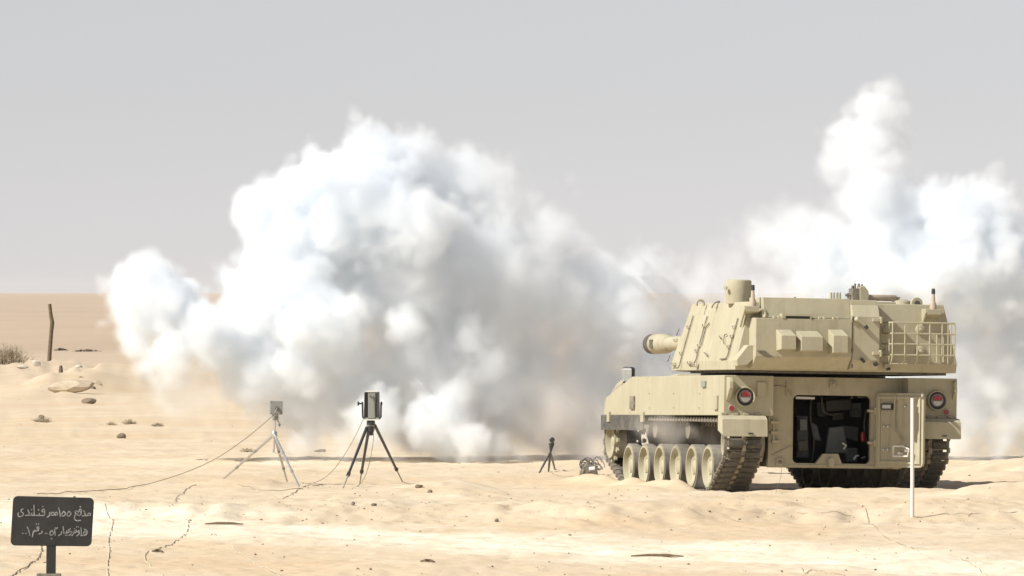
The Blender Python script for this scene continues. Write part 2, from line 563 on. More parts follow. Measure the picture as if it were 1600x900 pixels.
inner('control_panel', 'inside3', [[(1300, 646), (1318, 645), (1318, 656), (1301, 657)]], YP + 1.0, YP + 1.1)
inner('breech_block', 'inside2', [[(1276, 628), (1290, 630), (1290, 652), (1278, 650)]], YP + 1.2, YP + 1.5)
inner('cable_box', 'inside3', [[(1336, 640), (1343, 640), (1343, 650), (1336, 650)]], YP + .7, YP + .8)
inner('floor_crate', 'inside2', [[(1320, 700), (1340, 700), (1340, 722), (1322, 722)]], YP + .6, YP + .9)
inner('roof_clip', 'inside3', [[(1330, 618), (1333, 618), (1333, 623), (1330, 623)], [(1340, 618), (1356, 619), (1356, 622), (1340, 622)]], YP + .2, YP + .25, 0)['kind'] = 'stuff'
for pts in ([(1268, 620), (1266, 650), (1272, 690), (1268, 722)], [(1354, 640), (1350, 664), (1354, 690)], [(1284, 620), (1286, 640), (1296, 648), (1312, 646)]):
    MB().tube(smoothpath([hv(px, py, YP + .4) for px, py in pts], 5), .012, 6).build('interior_hose', 'inside3', comp, smooth=60)
k = MB()
for pts in ([(1334, 718), (1338, 712), (1342, 712)], [(1316, 692), (1322, 696), (1318, 702)], [(1346, 716), (1352, 714)]):
    k.tube([hv(px, py, YP + .3) for px, py in pts], .014, 6)
k.build('latch_handle', 'alu', comp)['kind'] = 'stuff'

# rear door, swung out to the side
dh = hv(1364, 617, YP - T - .02)
door = MB()
dw, ang = .80, R(-50)
ZD0, ZD1 = hv(1364, 730, YP - T).z, hv(1364, 613.5, YP - T).z
hz = ZD1 - ZD0
rr = .07
poly = [(0, 0), (dw - rr, 0), (dw - .02, .02), (dw, rr), (dw, hz - rr), (dw - .02, hz - .02), (dw - rr, hz), (rr, hz), (.02, hz - .02), (0, hz - rr)]
door.prism(poly, 1, 0, .05)
door_o = door.build('rear_door', 'paint2', root, bevel=.008)
door_o.location = (dh.x + .03, YP - T - .07, ZD0)
door_o.rotation_euler = (0, 0, ang)
# inner face of the door is local -y
k = MB()
for (u0, w0, u1, w1) in ((.045, .05, .085, hz - .05), (dw - .085, .05, dw - .045, hz - .05), (.085, hz - .09, dw - .085, hz - .05), (.085, .05, dw - .085, .09)):
    k.box(u0, u1, -.022, 0, w0, w1)
k.build('door_rib', 'paint', door_o, bevel=.004)
k = MB()
k.box(.12, .30, -.045, 0, hz - .24, hz - .15)
k.box(.14, .28, -.05, -.045, hz - .22, hz - .17, 1)
k.build('door_vision_block', ['black', 'clear'], door_o)
for u, w in ((.15, .82), (.22, .82), (.15, .55), (.22, .55), (.15, .24), (.22, .24), (.5, .82)):
    MB().lathe([(0, .022), (.03, .018), (.035, .008)], (u, 0, w * hz), (0, -1, 0), 10).build('door_bolt', 'alu', door_o)
MB().tube(smoothpath([(.34, -.03, hz - .04), (.34, -.05, hz * .55), (.40, -.06, hz * .45), (.47, -.05, hz * .36)], 5), .014, 6).build('latch_rod', 'paint2', door_o)
k = MB()
k.tube([(.36, -.09, .30), (.36, -.09, .16), (.60, -.09, .16), (.62, -.09, .26), (.52, -.09, .30), (.36, -.09, .30)], .013, 6)
k.tube([(.45, 0, .2), (.45, -.09, .2)], .02, 6)
k.tube([(.56, 0, .24), (.56, -.09, .24)], .02, 6)
k.build('door_handle', 'white', door_o)
for py in (642, 692):
    k = MB()
    q = hv(1362, py, YP - T)
    k.box(q.x - .07, q.x + .10, YP - T - .045, YP - T, q.z - .018, q.z + .018)
    k.lathe([(-.05, .022), (.05, .022)], (dh.x + .03, YP - T - .05, q.z), (0, 0, 1), 10)
    k.build('door_hinge', 'paint2', root, bevel=.004)

# tail lights, reflectors, mudguards, side fittings
def tail_light(px, py):
    q = hv(px, py, 0)
    b = MB()
    b.lathe([(0, .145), (.05, .145), (.07, .138), (.07, .128), (.02, .122)], (q.x, 0, q.z), (0, -1, 0), 28)
    o = b.build('tail_light', 'paint', root, smooth=40)
    MB().lathe([(.018, .122), (.024, .120)], (q.x, 0, q.z), (0, -1, 0), 24).build('light_housing', 'black', o)
    arc = lambda r, a0, a1, k=12: [(q.x + r * math.cos(R(a0 + (a1 - a0) * i / k)), q.z + .005 + r * math.sin(R(a0 + (a1 - a0) * i / k))) for i in range(k + 1)]
    MB().prism(arc(.088, 0, 180) + arc(.088, 180, 360)[1:-1], 1, -.05, -.02).build('light_bezel', 'grey', o)
    MB().prism(arc(.072, 0, 180), 1, -.07, -.045).build('stop_lamp', 'red', o, bevel=.006)
    MB().prism([(x, z - .012) for x, z in arc(.068, 180, 360)], 1, -.066, -.045).build('reversing_lamp', 'clear', o, bevel=.006)
    return o
tail_light(1163, 620)
tail_light(1463, 626)
for px, py in ((1143, 638), (1478, 644)):
    q = hv(px, py, 0)
    o = MB().lathe([(0, .05), (.018, .05), (.018, .042)], (q.x, 0, q.z), (0, -1, 0), 18).build('reflector', 'paint', root)
    MB().lathe([(.01, .041), (.026, .036)], (q.x, 0, q.z), (0, -1, 0), 18).build('reflector_lens', 'red', o, smooth=60)
def mudguard(pa, pb, top, bot, sgn):
    a, b = hv(pa, top, -.22), hv(pb, bot, -.22)
    xa, xb = a.x, b.x
    k = MB()
    th = .012
    for y0, z0, y1, z1 in ((0.0, 1.015, -.17, 1.0), (-.17, 1.0, -.24, .955), (-.24, .955, -.26, .73)):
        k.hexa([(xa, y0, z0 - th), (xb, y0, z0 - th), (xb, y1, z1 - th), (xa, y1, z1 - th)], [(xa, y0, z0), (xb, y0, z0), (xb, y1, z1), (xa, y1, z1)])
    for x in (xa, xb):
        k.prism([(0, 1.003), (-.165, .99), (-.232, .947), (-.252, .735), (0, .80)], 0, x - .006, x + .006)
    o = k.build('mudguard', 'paint', root, bevel=.004)
    h = MB()
    for i in range(4):
        x = xa + (xb - xa) * (.12 + .25 * i)
        h.lathe([(-.04, .015), (.04, .015)], (x, -.01, 1.035), (1, 0, 0), 8)
        h.box(x - .035, x + .035, -.045, -.002, 1.015, 1.03)
    h.build('mudguard_hinge', 'paint2', o)['kind'] = 'stuff'
    mx = xa + (xb - xa) * .62
    MB().box(mx - .035, mx + .035, -.272, -.255, .755, .77).build('mudguard_slot', 'black', o)
mudguard(1129, 1198, 655, 685, -1)
mudguard(1433, 1500, 659, 690, 1)
for px, py in ((1190, 608), ):
    q = hv(px, py, 0)
    MB().box(q.x - .07, q.x + .07, -.03, 0, q.z - .11, q.z + .10).build('cover_plate', 'paint2', root, bevel=.005)
q = hv(1138, 605, 0)
k = MB()
k.prism([(-.17, q.z - .02), (0, q.z - .20), (0, q.z + .14), (-.12, q.z + .14), (-.17, q.z + .08)], 0, q.x - .03, q.x + .03)
k.build('lifting_bracket', 'paint', root, bevel=.01)
q = hv(1490, 610, 0)
k = MB()
k.prism([(-.12, q.z - .02), (0, q.z - .14), (0, q.z + .14), (-.10, q.z + .12)], 0, q.x - .02, q.x + .02)
k.build('lifting_bracket', 'paint', root, bevel=.01)
# left flank
for px, py, w, h, m in ((1101, 600, .10, .085, 'grey'), (989.5, 629, .11, .19, 'steel'), (1120, 629, .09, .2, 'paint2')):
    q = hs_(px, py)
    k = MB()
    k.box(-SX - .03, -SX, q.y - w, q.y + w, q.z - h / 2, q.z + h / 2)
    k.build('side_fitting', m, root, bevel=.006)
for px in (1015, 1053, 1093):
    for py in (614.5, 637):
        q = hs_(px, py)
        MB().lathe([(0, .014), (.012, .011)], (-SX, q.y, q.z), (-1, 0, 0), 8).build('side_bolt', 'paint2', root)
for side in (-1, 1):
    k = MB()
    k.box(side * (SX - .002) - .012, side * (SX - .002) + .012, 4.33, 6.72, .79, 1.012)
    o = k.build('rubber_skirt', 'dark', root, bevel=.004)
    for y in (4.33, 6.25):
        k = MB()
        xs = sorted((side * SX, side * (SX + .03)))
        k.box(xs[0], xs[1], y - .07, y + .07, .91, 1.06)
        k.build('skirt_strap', 'paint2', o, bevel=.004)
# deck: driver's hatch hump, mirror, headlamp guard
k = MB()
k.hexa([(-1.2, 4.55, 1.569), (-.4, 4.55, 1.569), (-.4, 5.0, 1.569), (-1.2, 5.0, 1.569)], [(-1.1, 4.6, 1.62), (-.5, 4.6, 1.62), (-.5, 4.95, 1.61), (-1.1, 4.95, 1.61)])
k.build('driver_hatch', 'paint', root, bevel=.01)
q = hs_(982, 586, -1.55)
k = MB()
k.box(-.095, .095, -.06, .06, -.125, .12)
mir = k.build('wing_mirror', 'black', root, bevel=.04)
mir.location = q
mir.rotation_euler = (0, 0, R(-38))
MB().box(-.078, .078, -.068, -.058, -.095, .09).build('mirror_glass', 'glass', mir, bevel=.004)
MB().tube([q + Vector((-.04, 0, -.125)), q + Vector((-.04, 0, -.16)), q + Vector((.16, 0, -.165)), q + Vector((.20, -.05, -.26))], .018, 8).build('mirror_arm', 'paint', root, smooth=60)
k = MB()
for i, y in enumerate((5.75, 5.9, 6.05, 6.2)):
    zt = 1.57 - (y - 5) / 1.5 * .31
    k.tube([(-1.69 + .30 * t, y, zt - .01 + .19 * math.sin(math.pi * t)) for t in np.linspace(0, 1, 9)], .011, 6)
k.build('headlamp_guard', 'paint2', root, smooth=60)
o = MB().lathe([(-.1, .02), (-.06, .07), (.05, .09), (.08, .085)], (-1.54, 5.95, 1.44), (0, 1, 0), 16).build('headlamp', 'paint2', root, smooth=40)

# running gear
TXO = 1.64                                # outer edge of the track
WZ = .28
WY = [1.12 + .87 * i for i in range(6)]
def wheel_mesh(name, r, rim):
    out = MB()
    out.lathe([(-.09, .05), (-.09, rim), (.06, rim), (.10, rim), (.10, rim - .022), (.03, rim - .04), (-.02, rim * .5), (-.015, rim * .38), (.05, rim * .34), (.07, rim * .18), (.07, .001)],
              (0, 0, 0), (-1, 0, 0), 32)
    return out
for side in (-1, 1):
    for i, y in enumerate(WY):
        out = wheel_mesh('road_wheel', .32, .285)
        w = out.build('road_wheel', 'paint', root, smooth=35)
        w.location = (side * (TXO - .12), y, WZ)
        w.rotation_euler = (0, 0, 0 if side < 0 else math.pi)
        MB().lathe([(-.085, .28), (-.085, .318), (.085, .318), (.085, .28)], (0, 0, 0), (-1, 0, 0), 32, ring=True).build('tyre', 'tyre', w, smooth=35)
        t2 = MB().lathe([(-.40, .28), (-.40, .318), (-.23, .318), (-.23, .28)], (0, 0, 0), (-1, 0, 0), 32, ring=True).build('tyre', 'tyre', w, smooth=35)
        bl = MB()
        for a in range(8):
            c_ = (math.cos(a * math.pi / 4) * .14, math.sin(a * math.pi / 4) * .14)
            bl.lathe([(0, .014), (.05, .012)], (.01, c_[0], c_[1]), (-1, 0, 0), 6)
        bl.build('wheel_bolt', 'paint', w)['kind'] = 'stuff'
        arm = MB().tube([(.3 if side < 0 else .3, 0, 0), (.34, -.3 * (1 if side < 0 else -1), .14)], .06, 10).build('swing_arm', 'steel', w, smooth=50)
    for name, y, z, r in (('idler_wheel', .46, .63, .27), ('drive_sprocket', 6.45, .64, .29)):
        out = wheel_mesh(name, r, r - .03)
        w = out.build(name, 'paint2', root, smooth=35)
        w.location = (side * (TXO - (.10 if name == 'drive_sprocket' else .2)), y, z)
        w.rotation_euler = (0, 0, 0 if side < 0 else math.pi)
        tt = MB()
        if name == 'drive_sprocket':
            for a in range(12):
                t0 = a * math.pi / 6
                poly = [(math.cos(t0 + da) * rr_, math.sin(t0 + da) * rr_) for da, rr_ in ((-.14, r - .05), (-.06, r + .045), (.06, r + .045), (.14, r - .05))]
                tt.prism(poly, 0, -.07, -.03)
                tt.prism(poly, 0, .33, .37)
            tt.build('sprocket_tooth', 'paint2', w)['kind'] = 'stuff'
        else:
            tt.lathe([(-.40, r - .04), (-.40, r), (.085, r), (.085, r - .04)], (0, 0, 0), (-1, 0, 0), 32, ring=True)
            tt.build('tyre', 'tyre', w, smooth=35)
    for y in (2.4, 4.2):
        w = MB().lathe([(-.07, .04), (-.07, .12), (.07, .12), (.07, .04)], (0, 0, 0), (-1, 0, 0), 20).build('return_roller', 'grime_shade', root, smooth=35)
        w.location = (side * (TXO - .15), y, .80)

# track loop: convex hull of the wheels
circ = [(y, WZ, .32) for y in WY] + [(.46, .63, .29), (6.45, .64, .31), (2.4, .80, .13), (4.2, .80, .13)]
pts = sorted({(round(y + r * math.cos(t), 4), round(z + r * math.sin(t), 4)) for y, z, r in circ for t in np.linspace(0, 2 * math.pi, 60, endpoint=False)})
def half(ps):
    h_ = []
    for p in ps:
        while len(h_) > 1 and (h_[-1][0] - h_[-2][0]) * (p[1] - h_[-2][1]) - (h_[-1][1] - h_[-2][1]) * (p[0] - h_[-2][0]) <= 0:
            h_.pop()
        h_.append(p)
    return h_
loop = half(pts)[:-1] + half(pts[::-1])[:-1]
loop = np.array(loop + [loop[0]])
seg = np.hypot(*np.diff(loop, axis=0).T)
cum = np.concatenate([[0], np.cumsum(seg)])
NS = int(round(cum[-1] / .152))
tw = .56
def shoe_mesh():
    b = MB()
    b.box(-tw / 2, tw / 2, -.062, .062, 0, .03, 0)
    for x in (-1, 1):
        xs = sorted((x * .03, x * .24))
        b.hexa([(xs[0], -.055, .03), (xs[1], -.055, .03), (xs[1], .055, .03), (xs[0], .055, .03)],
               [(xs[0] + .012, -.042, .062), (xs[1] - .012, -.042, .062), (xs[1] - .012, .042, .062), (xs[0] + .012, .042, .062)], 1)
        xs = sorted((x * .25, x * .288))
        b.box(xs[0], xs[1], .035, .105, -.006, .052, 0)
    b.box(-.025, .025, .03, .11, -.07, .05, 0)
    me_o = b.build('track_shoe', ['steel', 'dark'])
    return me_o
proto = shoe_mesh()
sme = proto.data
bpy.data.objects.remove(proto)
for side in (-1, 1):
    xc = side * (TXO - tw / 2)
    belt = MB()
    k = len(loop) - 1
    belt.add([(xc - .2, y, z) for y, z in loop[:-1]] + [(xc + .2, y, z) for y, z in loop[:-1]], [(i, (i + 1) % k, k + (i + 1) % k, k + i) for i in range(k)])
    belt_o = belt.build('track', 'dark', root)
    for i in range(NS):
        s = cum[-1] * i / NS
        j = min(np.searchsorted(cum, s, side='right') - 1, len(seg) - 1)
        f = (s - cum[j]) / seg[j]
        y, z = loop[j] * (1 - f) + loop[j + 1] * f
        # tangent averaged over one pitch
        def at(s_):
            s_ %= cum[-1]
            jj = min(np.searchsorted(cum, s_, side='right') - 1, len(seg) - 1)
            ff = (s_ - cum[jj]) / seg[jj]
            return loop[jj] * (1 - ff) + loop[jj + 1] * ff
        ty, tz = at(s + .06) - at(s - .06)
        o = bpy.data.objects.new('track_shoe', sme)
        col.objects.link(o)
        o.parent = belt_o
        tvec = Vector((0, ty, tz)).normalized()
        nrm = Vector((0, tz, -ty)).normalized()           # outwards (loop runs counter-clockwise)
        xax = tvec.cross(nrm)
        mtx = Matrix((xax, tvec, nrm)).transposed().to_4x4()
        mtx.translation = Vector((xc, y, z))
        o.matrix_local = mtx

# ------------------------------------------------------------------ turret
VR = -2.45                               # rear wall
ZB0, ZT0 = 1.645, 2.60
def ring(z, hw, vr, vf, fw, vff):
    return [(-hw, vr, z), (hw, vr, z), (hw, vf, z), (fw, vff, z), (-fw, vff, z), (-hw, vf, z)]
tb = MB()
lo = ring(ZB0, 1.62, VR + .04, .75, 1.05, 2.0)
lo2 = ring(ZB0 + .13, 1.62, VR, .75, 1.05, 2.05)
mid_ = ring(2.36, 1.476, VR, .51, .95, 1.65)
top = ring(ZT0, 1.42, VR + .03, .42, .9, 1.5)
n = 6
vs = lo + lo2 + mid_ + top
fs = [tuple(range(n))[::-1], tuple(range(3 * n, 4 * n))]
for L in range(3):
    fs += [(L * n + i, L * n + (i + 1) % n, (L + 1) * n + (i + 1) % n, (L + 1) * n + i) for i in range(n)]
tb.add(vs, fs)
tur = tb.build('turret', 'paint', root, bevel=.01)
tur.location = TC
tur.rotation_euler = (0, 0, R(1.0))
MB().lathe([(1.56, 1.32), (ZB0 + .01, 1.32)], (0, .1, 0), (0, 0, 1), 48).build('turret_ring', 'black', tur)
# dark skirt plate under the turret rim
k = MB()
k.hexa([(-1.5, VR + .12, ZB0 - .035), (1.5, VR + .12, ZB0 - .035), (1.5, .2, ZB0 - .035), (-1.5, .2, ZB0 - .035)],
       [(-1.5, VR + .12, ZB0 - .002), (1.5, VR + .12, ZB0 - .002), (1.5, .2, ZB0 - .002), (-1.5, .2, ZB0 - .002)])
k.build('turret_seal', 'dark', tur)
# bustle box that overhangs the tail
VB = VR - .32
bl_, br_, bm_ = tv(1181, 520, VB).x, tv(1375, 520, VB).x, tv(1332, 520, VB).x
bz1, bz0 = tv(1260, 498, VB).z, tv(1260, 558, VB).z
bu = MB()
bu.prism([(VR + .05, ZB0 + .02), (VR + .05, bz1 + .01), (VB, bz1), (VB, bz0), (VR - .12, ZB0 + .02)], 0, bl_, bm_ - .006)
bu.prism([(VR + .05, ZB0 + .021), (VR + .05, ZT0 - .03), (VB + .09, ZT0 - .03), (VB + .012, bz1 + .04), (VB + .012, bz0 - .03), (VR - .22, ZB0 + .021)], 0, bm_ + .006, br_)
bus = bu.build('bustle', 'paint', tur, bevel=.008)
# sloping rear roof above the bustle, carries on to the box
k = MB()
ru0, ru1 = tv(1190, 480, VR - .1).x, br_ - .003
k.prism([(VR + .5, ZT0 - .02), (VR + .5, ZT0 + .062), (VB + .16, ZT0 + .058), (VB + .11, bz1 + .008), (VR + .1, bz1 + .008)], 0, ru0, bm_ + .002)
k.prism([(VR + .52, ZT0 - .02), (VR + .52, ZT0 + .05), (VB + .15, ZT0 + .045), (VB + .12, bz1 + .03), (VR + .1, bz1)], 0, bm_ + .004, ru1)
k.build('roof_slope', 'paint', tur, bevel=.006)
for px0, px1, py0, py1 in ((1216, 1244, 517, 546), (1247.5, 1286, 519, 548.5), (1297.5, 1325, 517, 551.5)):
    a, b = tv(px0 + 5, py0 + 7, VB - .17), tv(px1, py1, VB - .17)
    k = MB()
    k.hexa([(a.x - .02, VB, b.z - .02), (b.x - .03, VB, b.z - .02), (b.x, VB - .17, b.z), (a.x, VB - .17, b.z)][::-1],
           [(a.x - .03, VB, a.z + .085), (b.x - .03, VB, a.z + .085), (b.x, VB - .17, a.z), (a.x, VB - .17, a.z)][::-1])
    k.build('stowage_box', 'paint', bus, bevel=.006)
# lashing bits along the lower edge of the slope
k = MB()
for px in (1210, 1217, 1281, 1288, 1303, 1309):
    q = tv(px, 496, VB + .02)
    k.box(q.x - .02, q.x + .02, VB, VB + .05, bz1 - .005, bz1 + .035)
k.build('lashing_eye', 'paint', bus, bevel=.006)['kind'] = 'stuff'
a, b = tv(1222, 494, VB), tv(1268, 494, VB)
k = MB()
k.box(a.x, b.x, VB - .01, VB + .12, bz1 + .035, bz1 + .065)
k.box(a.x, a.x + .05, VB - .008, VB + .12, bz1, bz1 + .036)
k.box(b.x - .02, b.x, VB - .008, VB + .12, bz1, bz1 + .036)
k.box(a.x + .05, b.x - .02, VB + .03, VB + .11, bz1, bz1 + .034, 1)
k.build('vent_cowl', ['paint', 'black'], bus)
k = MB()
for i in range(6):
    q = tv(1185 + i * 2.6, 548 + i * 2.0, VB - .005)
    k.box(q.x - .02, q.x + .10, VB - .012, VB, q.z - .005, q.z + .004)
k.build('step_tread', 'steel', bus)
# grab handles and hinges on the bustle door
for pts, r in (([(1339, 499), (1346, 504), (1352, 509)], .018), ):
    k = MB()
    q = tv(1339, 499, VB - .04)
    k.lathe([(0, .03), (.06, .036), (.1, .02)], (q.x, VB + .01, q.z), (0, -1, 0), 14)
    k.tube([tv(px, py, VB - .09) for px, py in pts], r, 8)
    q = tv(1352, 509, VB - .09)
    k.tube([q, q + Vector((.03, 0, -.04))], .026, 8, 1)
    k.build('door_lever', ['paint', 'black'], bus, smooth=50)
k = MB()
a, b = tv(1345, 560, VB - .02), tv(1351, 566, VB - .03)
k.tube([a, b], .02, 8)
q = tv(1369, 569, VB - .02)
k.lathe([(0, .03), (.05, .03)], (q.x, VB + .02, q.z), (0, -1, 0), 12)
k.build('rubber_stop', 'black', bus)
for py in (500, 552):
    q = tv(1366, py, VB - .02)
    k = MB()
    k.box(q.x - .02, q.x + .12, VB - .03, VB + .012, q.z - .022, q.z + .022)
    k.lathe([(-.045, .024), (.045, .024)], (br_ + .01, VB - .012, q.z), (0, 0, 1), 10)
    k.build('bustle_hinge', 'paint', bus, bevel=.004)
k = MB()
xm = tv(1332, 520, VB).x
for py in (497, 500, 548, 572):
    q = tv(1331, py, VB - .01)
    k.lathe([(-.03, .014), (.03, .014)], (xm, VB - .004, q.z), (0, 0, 1), 8)
k.build('panel_hinge', 'steel', bus)
# fittings on the recessed right-hand wall behind the basket
for px, py in ((1386, 516), (1386, 552), (1438, 515), (1438, 549)):
    q = tv(px, py, VR)
    b = MB()
    b.lathe([(0, .075), (.03, .07), (.04, .05)], (q.x, VR + .01, q.z), (0, -1, 0), 20)
    b.lathe([(.03, .025), (.07, .02)], (q.x, VR + .01, q.z), (0, -1, 0), 10)
    b.build('filler_cap', 'paint', tur, smooth=40)
q = tv(1387, 572, VR)
k = MB()
k.box(q.x - .06, q.x + .06, VR - .06, VR + .01, q.z - .03, q.z + .03)
k.lathe([(0, .025), (.08, .02)], (q.x, VR, q.z - .04), (0, -1, 0), 10, 1)
k.build('cable_socket', ['paint', 'black'], tur, bevel=.004)
# slatted ladder rails on the far corner
for px in (1464, 1474):
    a, b = tv(px, 522, VR - .03), tv(px, 566, VR - .03)
    MB().tube([a, b], .014, 6).build('ladder_rail', 'paint', tur)
# antenna mounts on both rear roof corners, with antenna stubs
def antenna(pc, p0, p1, ptop, pbot, ytop, ybase):
    a, b = tv(p0, ptop, VR - .16), tv(p1, pbot, VR - .16)
    k = MB()
    k.prism([(VR + .05, b.z - .05), (VR + .05, a.z), (VR - .17, a.z), (VR - .17, b.z)], 0, a.x + .03, b.x)
    k.prism([(VR + .06, b.z - .22), (VR + .06, a.z + .004), (VR - .16, a.z + .004), (VR - .17, a.z - .05)], 0, a.x, a.x + .028)
    o = k.build('antenna_mount', 'paint', tur, bevel=.005)
    q = tv(pc, ybase, VR - .06)
    z0, z1 = a.z, tv(pc, ytop, VR - .06).z
    h_ = z1 - z0
    MB().lathe([(0, .05), (h_ * .28, .044), (h_ * .33, .030), (h_ * .75, .022), (h_ * .76, .020)], (q.x, VR - .06, z0), (0, 0, 1), 16).build('antenna_base', 'rust', o, smooth=40)
    MB().lathe([(h_ * .75, .028), (h_, .024)], (q.x, VR - .06, z0), (0, 0, 1), 12).build('antenna_tip', 'black', o)
antenna(1176, 1163, 1187, 478, 487, 445, 477)
antenna(1458, 1446, 1471, 483, 492, 451, 482)
MB().tube(smoothpath([tv(px, py, VR - .2) for px, py in ((1187, 484), (1194, 484), (1196, 490), (1195, 496))], 5), .018, 8).build('hose_elbow', 'paint', tur, smooth=60)
# corner step plate on the left
k = MB()
pp = [(lambda q: (q.x, q.z))(tv(px, py, VR - .20)) for px, py in ((1152, 572), (1151, 562), (1169, 539), (1178, 539), (1182, 546), (1182, 556), (1168, 570))]
k.prism(pp, 1, VR - .20, VR + .02)
k.build('corner_box', 'paint', tur, bevel=.008)
# roof: sight drum, lifting eyes, hatch, machine-gun mount
zr = ZT0
vq = -1.55
a, b = tv(1133, 478, vq), tv(1173, 478, vq)
cx, rad = (a.x + b.x) / 2, (b.x - a.x) / 2
zt = tv(1153, 437, vq).z
hh = zt - zr
k = MB()
k.lathe([(-.02, rad * .93), (hh * .15, rad * .95), (hh * .5, rad), (hh * .88, rad), (hh * .96, rad * .97), (hh, rad * .87)], (cx, vq, zr), (0, 0, 1), 36)
sight = k.build('sight_drum', 'paint', tur, smooth=35)
k = MB()
q = tv(1136, 450, vq - .1)
k.lathe([(0, .028), (.03, .024)], (q.x - .02, vq - .1, q.z), (-.6, -.8, 0), 12)
k.build('sight_band', 'paint2', sight, smooth=35)
def eye(px, py, v, r=.07, rt=.016, base=True):
    q = tv(px, py, v)
    b = MB()
    pts_ = [(q.x + r * math.cos(t), v, q.z + r * math.sin(t)) for t in np.linspace(-.5, math.pi + .5, 15)]
    pts_ = [(q.x + r, v, zr)] + pts_ + [(q.x - r, v, zr)]
    b.tube(pts_, rt, 8)
    return b.build('lifting_eye', 'paint', tur, smooth=60)
eye(1094, 475, -.35, .055, .017)
MB().tube(smoothpath([tv(px, py, -.9) for px, py in ((1112, 481), (1116, 474), (1124, 471), (1121, 478), (1119, 482))], 5), .012, 6).build('lashing_ring', 'steel', tur, smooth=60)
q = tv(1432, 473, VR + .3)
k = MB()
k.prism([(q.x - .085, zr - .1)] + [(q.x + .085 * math.cos(t), q.z - .01 + .085 * math.sin(t)) for t in np.linspace(math.pi, 0, 10)] + [(q.x + .085, zr - .1)], 1, VR + .27, VR + .33)
le = k.build('lifting_lug', 'paint', tur, bevel=.006)
MB().lathe([(0, .04), (.008, .04)], (q.x, VR + .27, q.z - .01), (0, -1, 0), 14).build('lug_hole', 'dark', le)
# roof plinth and machine-gun mount
vm = -1.2
zp = zr + .03
k = MB()
a, b = tv(1196, 469, -1.6), tv(1395, 470, -1.6)
k.box(a.x, b.x, -1.75, .3, zr - .01, tv(1300, 470, -1.75).z)
pz = tv(1300, 470, -1.75).z
k.build('roof_plinth', 'paint', tur, bevel=.01)
k = MB()
for px in (1298.5, 1303, 1308, 1312.5):
    q = tv(px, 457, vm)
    k.tube([(q.x, vm, pz), (q.x, vm, q.z)], .016, 7)
a, b = tv(1297, 468, vm), tv(1316, 468, vm)
k.box(a.x, b.x, vm - .05, vm + .05, pz - .01, pz + .03)
k.build('smoke_discharger', 'paint', tur)
k = MB()
a, b = tv(1329, 471, vm), tv(1341, 451, vm)
k.box(a.x, b.x, vm - .10, vm + .1, pz - .02, b.z, 1)
pp = [(lambda q: (q.x, q.z))(tv(px, py, vm)) for px, py in ((1340, 472), (1340, 449), (1347, 447), (1353, 455), (1354, 462), (1352, 472))]
k.prism(pp, 1, vm - .12, vm + .06)
for px, py in ((1331, 446), (1335, 443), (1341, 443), (1346, 444)):
    q = tv(px, py, vm)
    k.tube([(q.x, vm, q.z - .12), (q.x + .01, vm, q.z)], .018, 7, 1)
q = tv(1324, 461, vm)
k.tube([(q.x - .03, vm, q.z), (q.x + .08, vm, q.z)], .02, 7, 1)
k.tube([(q.x + .01, vm, pz), (q.x + .01, vm, q.z + .03)], .016, 7, 1)
mg = k.build('machine_gun_mount', ['paint', 'steel'], tur, bevel=.004)
a, b = tv(1350, 465, vm), tv(1401, 464, vm)
k = MB()
k.lathe([(0, .045), ((b.x - a.x) * .97, .045), (b.x - a.x, .03)], (a.x, vm, a.z), (1, 0, 0), 16)
k.build('equilibrator_tube', 'rust', mg, smooth=50)
k = MB()
q = tv(1409, 473, vm)
k.lathe([(-.12, .17), (.02, .13), (.05, .05)], (q.x, vm, q.z), (0, 0, 1), 18)
q = tv(1404, 466, vm)
k.tube([(q.x, vm, zr), (q.x, vm, q.z + .02)], .02, 8)
k.build('hatch_periscope', 'paint2', tur, smooth=45)
k = MB()
for px, py in ((1211, 466), (1228, 468), (1242, 464), (1275, 468)):
    q = tv(px, py, -1.5)
    k.tube([(q.x, -1.5, pz - .01), (q.x, -1.5, q.z)], .016, 7)
    k.box(q.x - .04, q.x + .04, -1.53, -1.47, pz - .01, pz + .012)
k.build('roof_fitting', 'steel', tur)

# left flank of the turret: latch rods with clips.  the flank leans, so work in its plane
A0, A1, A2 = Vector((-1.62, VR, ZB0 + .13)), Vector((-1.476, VR, 2.36)), Vector((-1.62, .75, ZB0 + .13))
FN = (A2 - A0).cross(A1 - A0).normalized()
if FN.x > 0:
    FN = -FN
TI = TMW.inverted()
def flank(px, py, off=.02):
    a = TI @ Vector((0, 0, H))
    b = TI @ P(px, py, 100.0)
    base = A0 + FN * off
    t = (base - a).dot(FN) / (b - a).dot(FN)
    return a + (b - a) * t
for pts_ in ([(1083, 493), (1078, 511), (1066, 553), (1062, 570), (1059, 575), (1052, 575)], [(1105, 494), (1101, 507), (1092, 541), (1088, 560), (1084, 569), (1075, 569)],
             [(1108, 505), (1103, 511), (1095, 540)], [(1153, 497), (1148, 515), (1141, 540), (1137, 555), (1134, 560), (1125, 561)], [(1061, 514), (1057, 524)], [(1047, 555), (1043, 565)]):
    MB().tube([flank(px, py) for px, py in pts_], .009, 6).build('latch_rod', 'steel', tur)
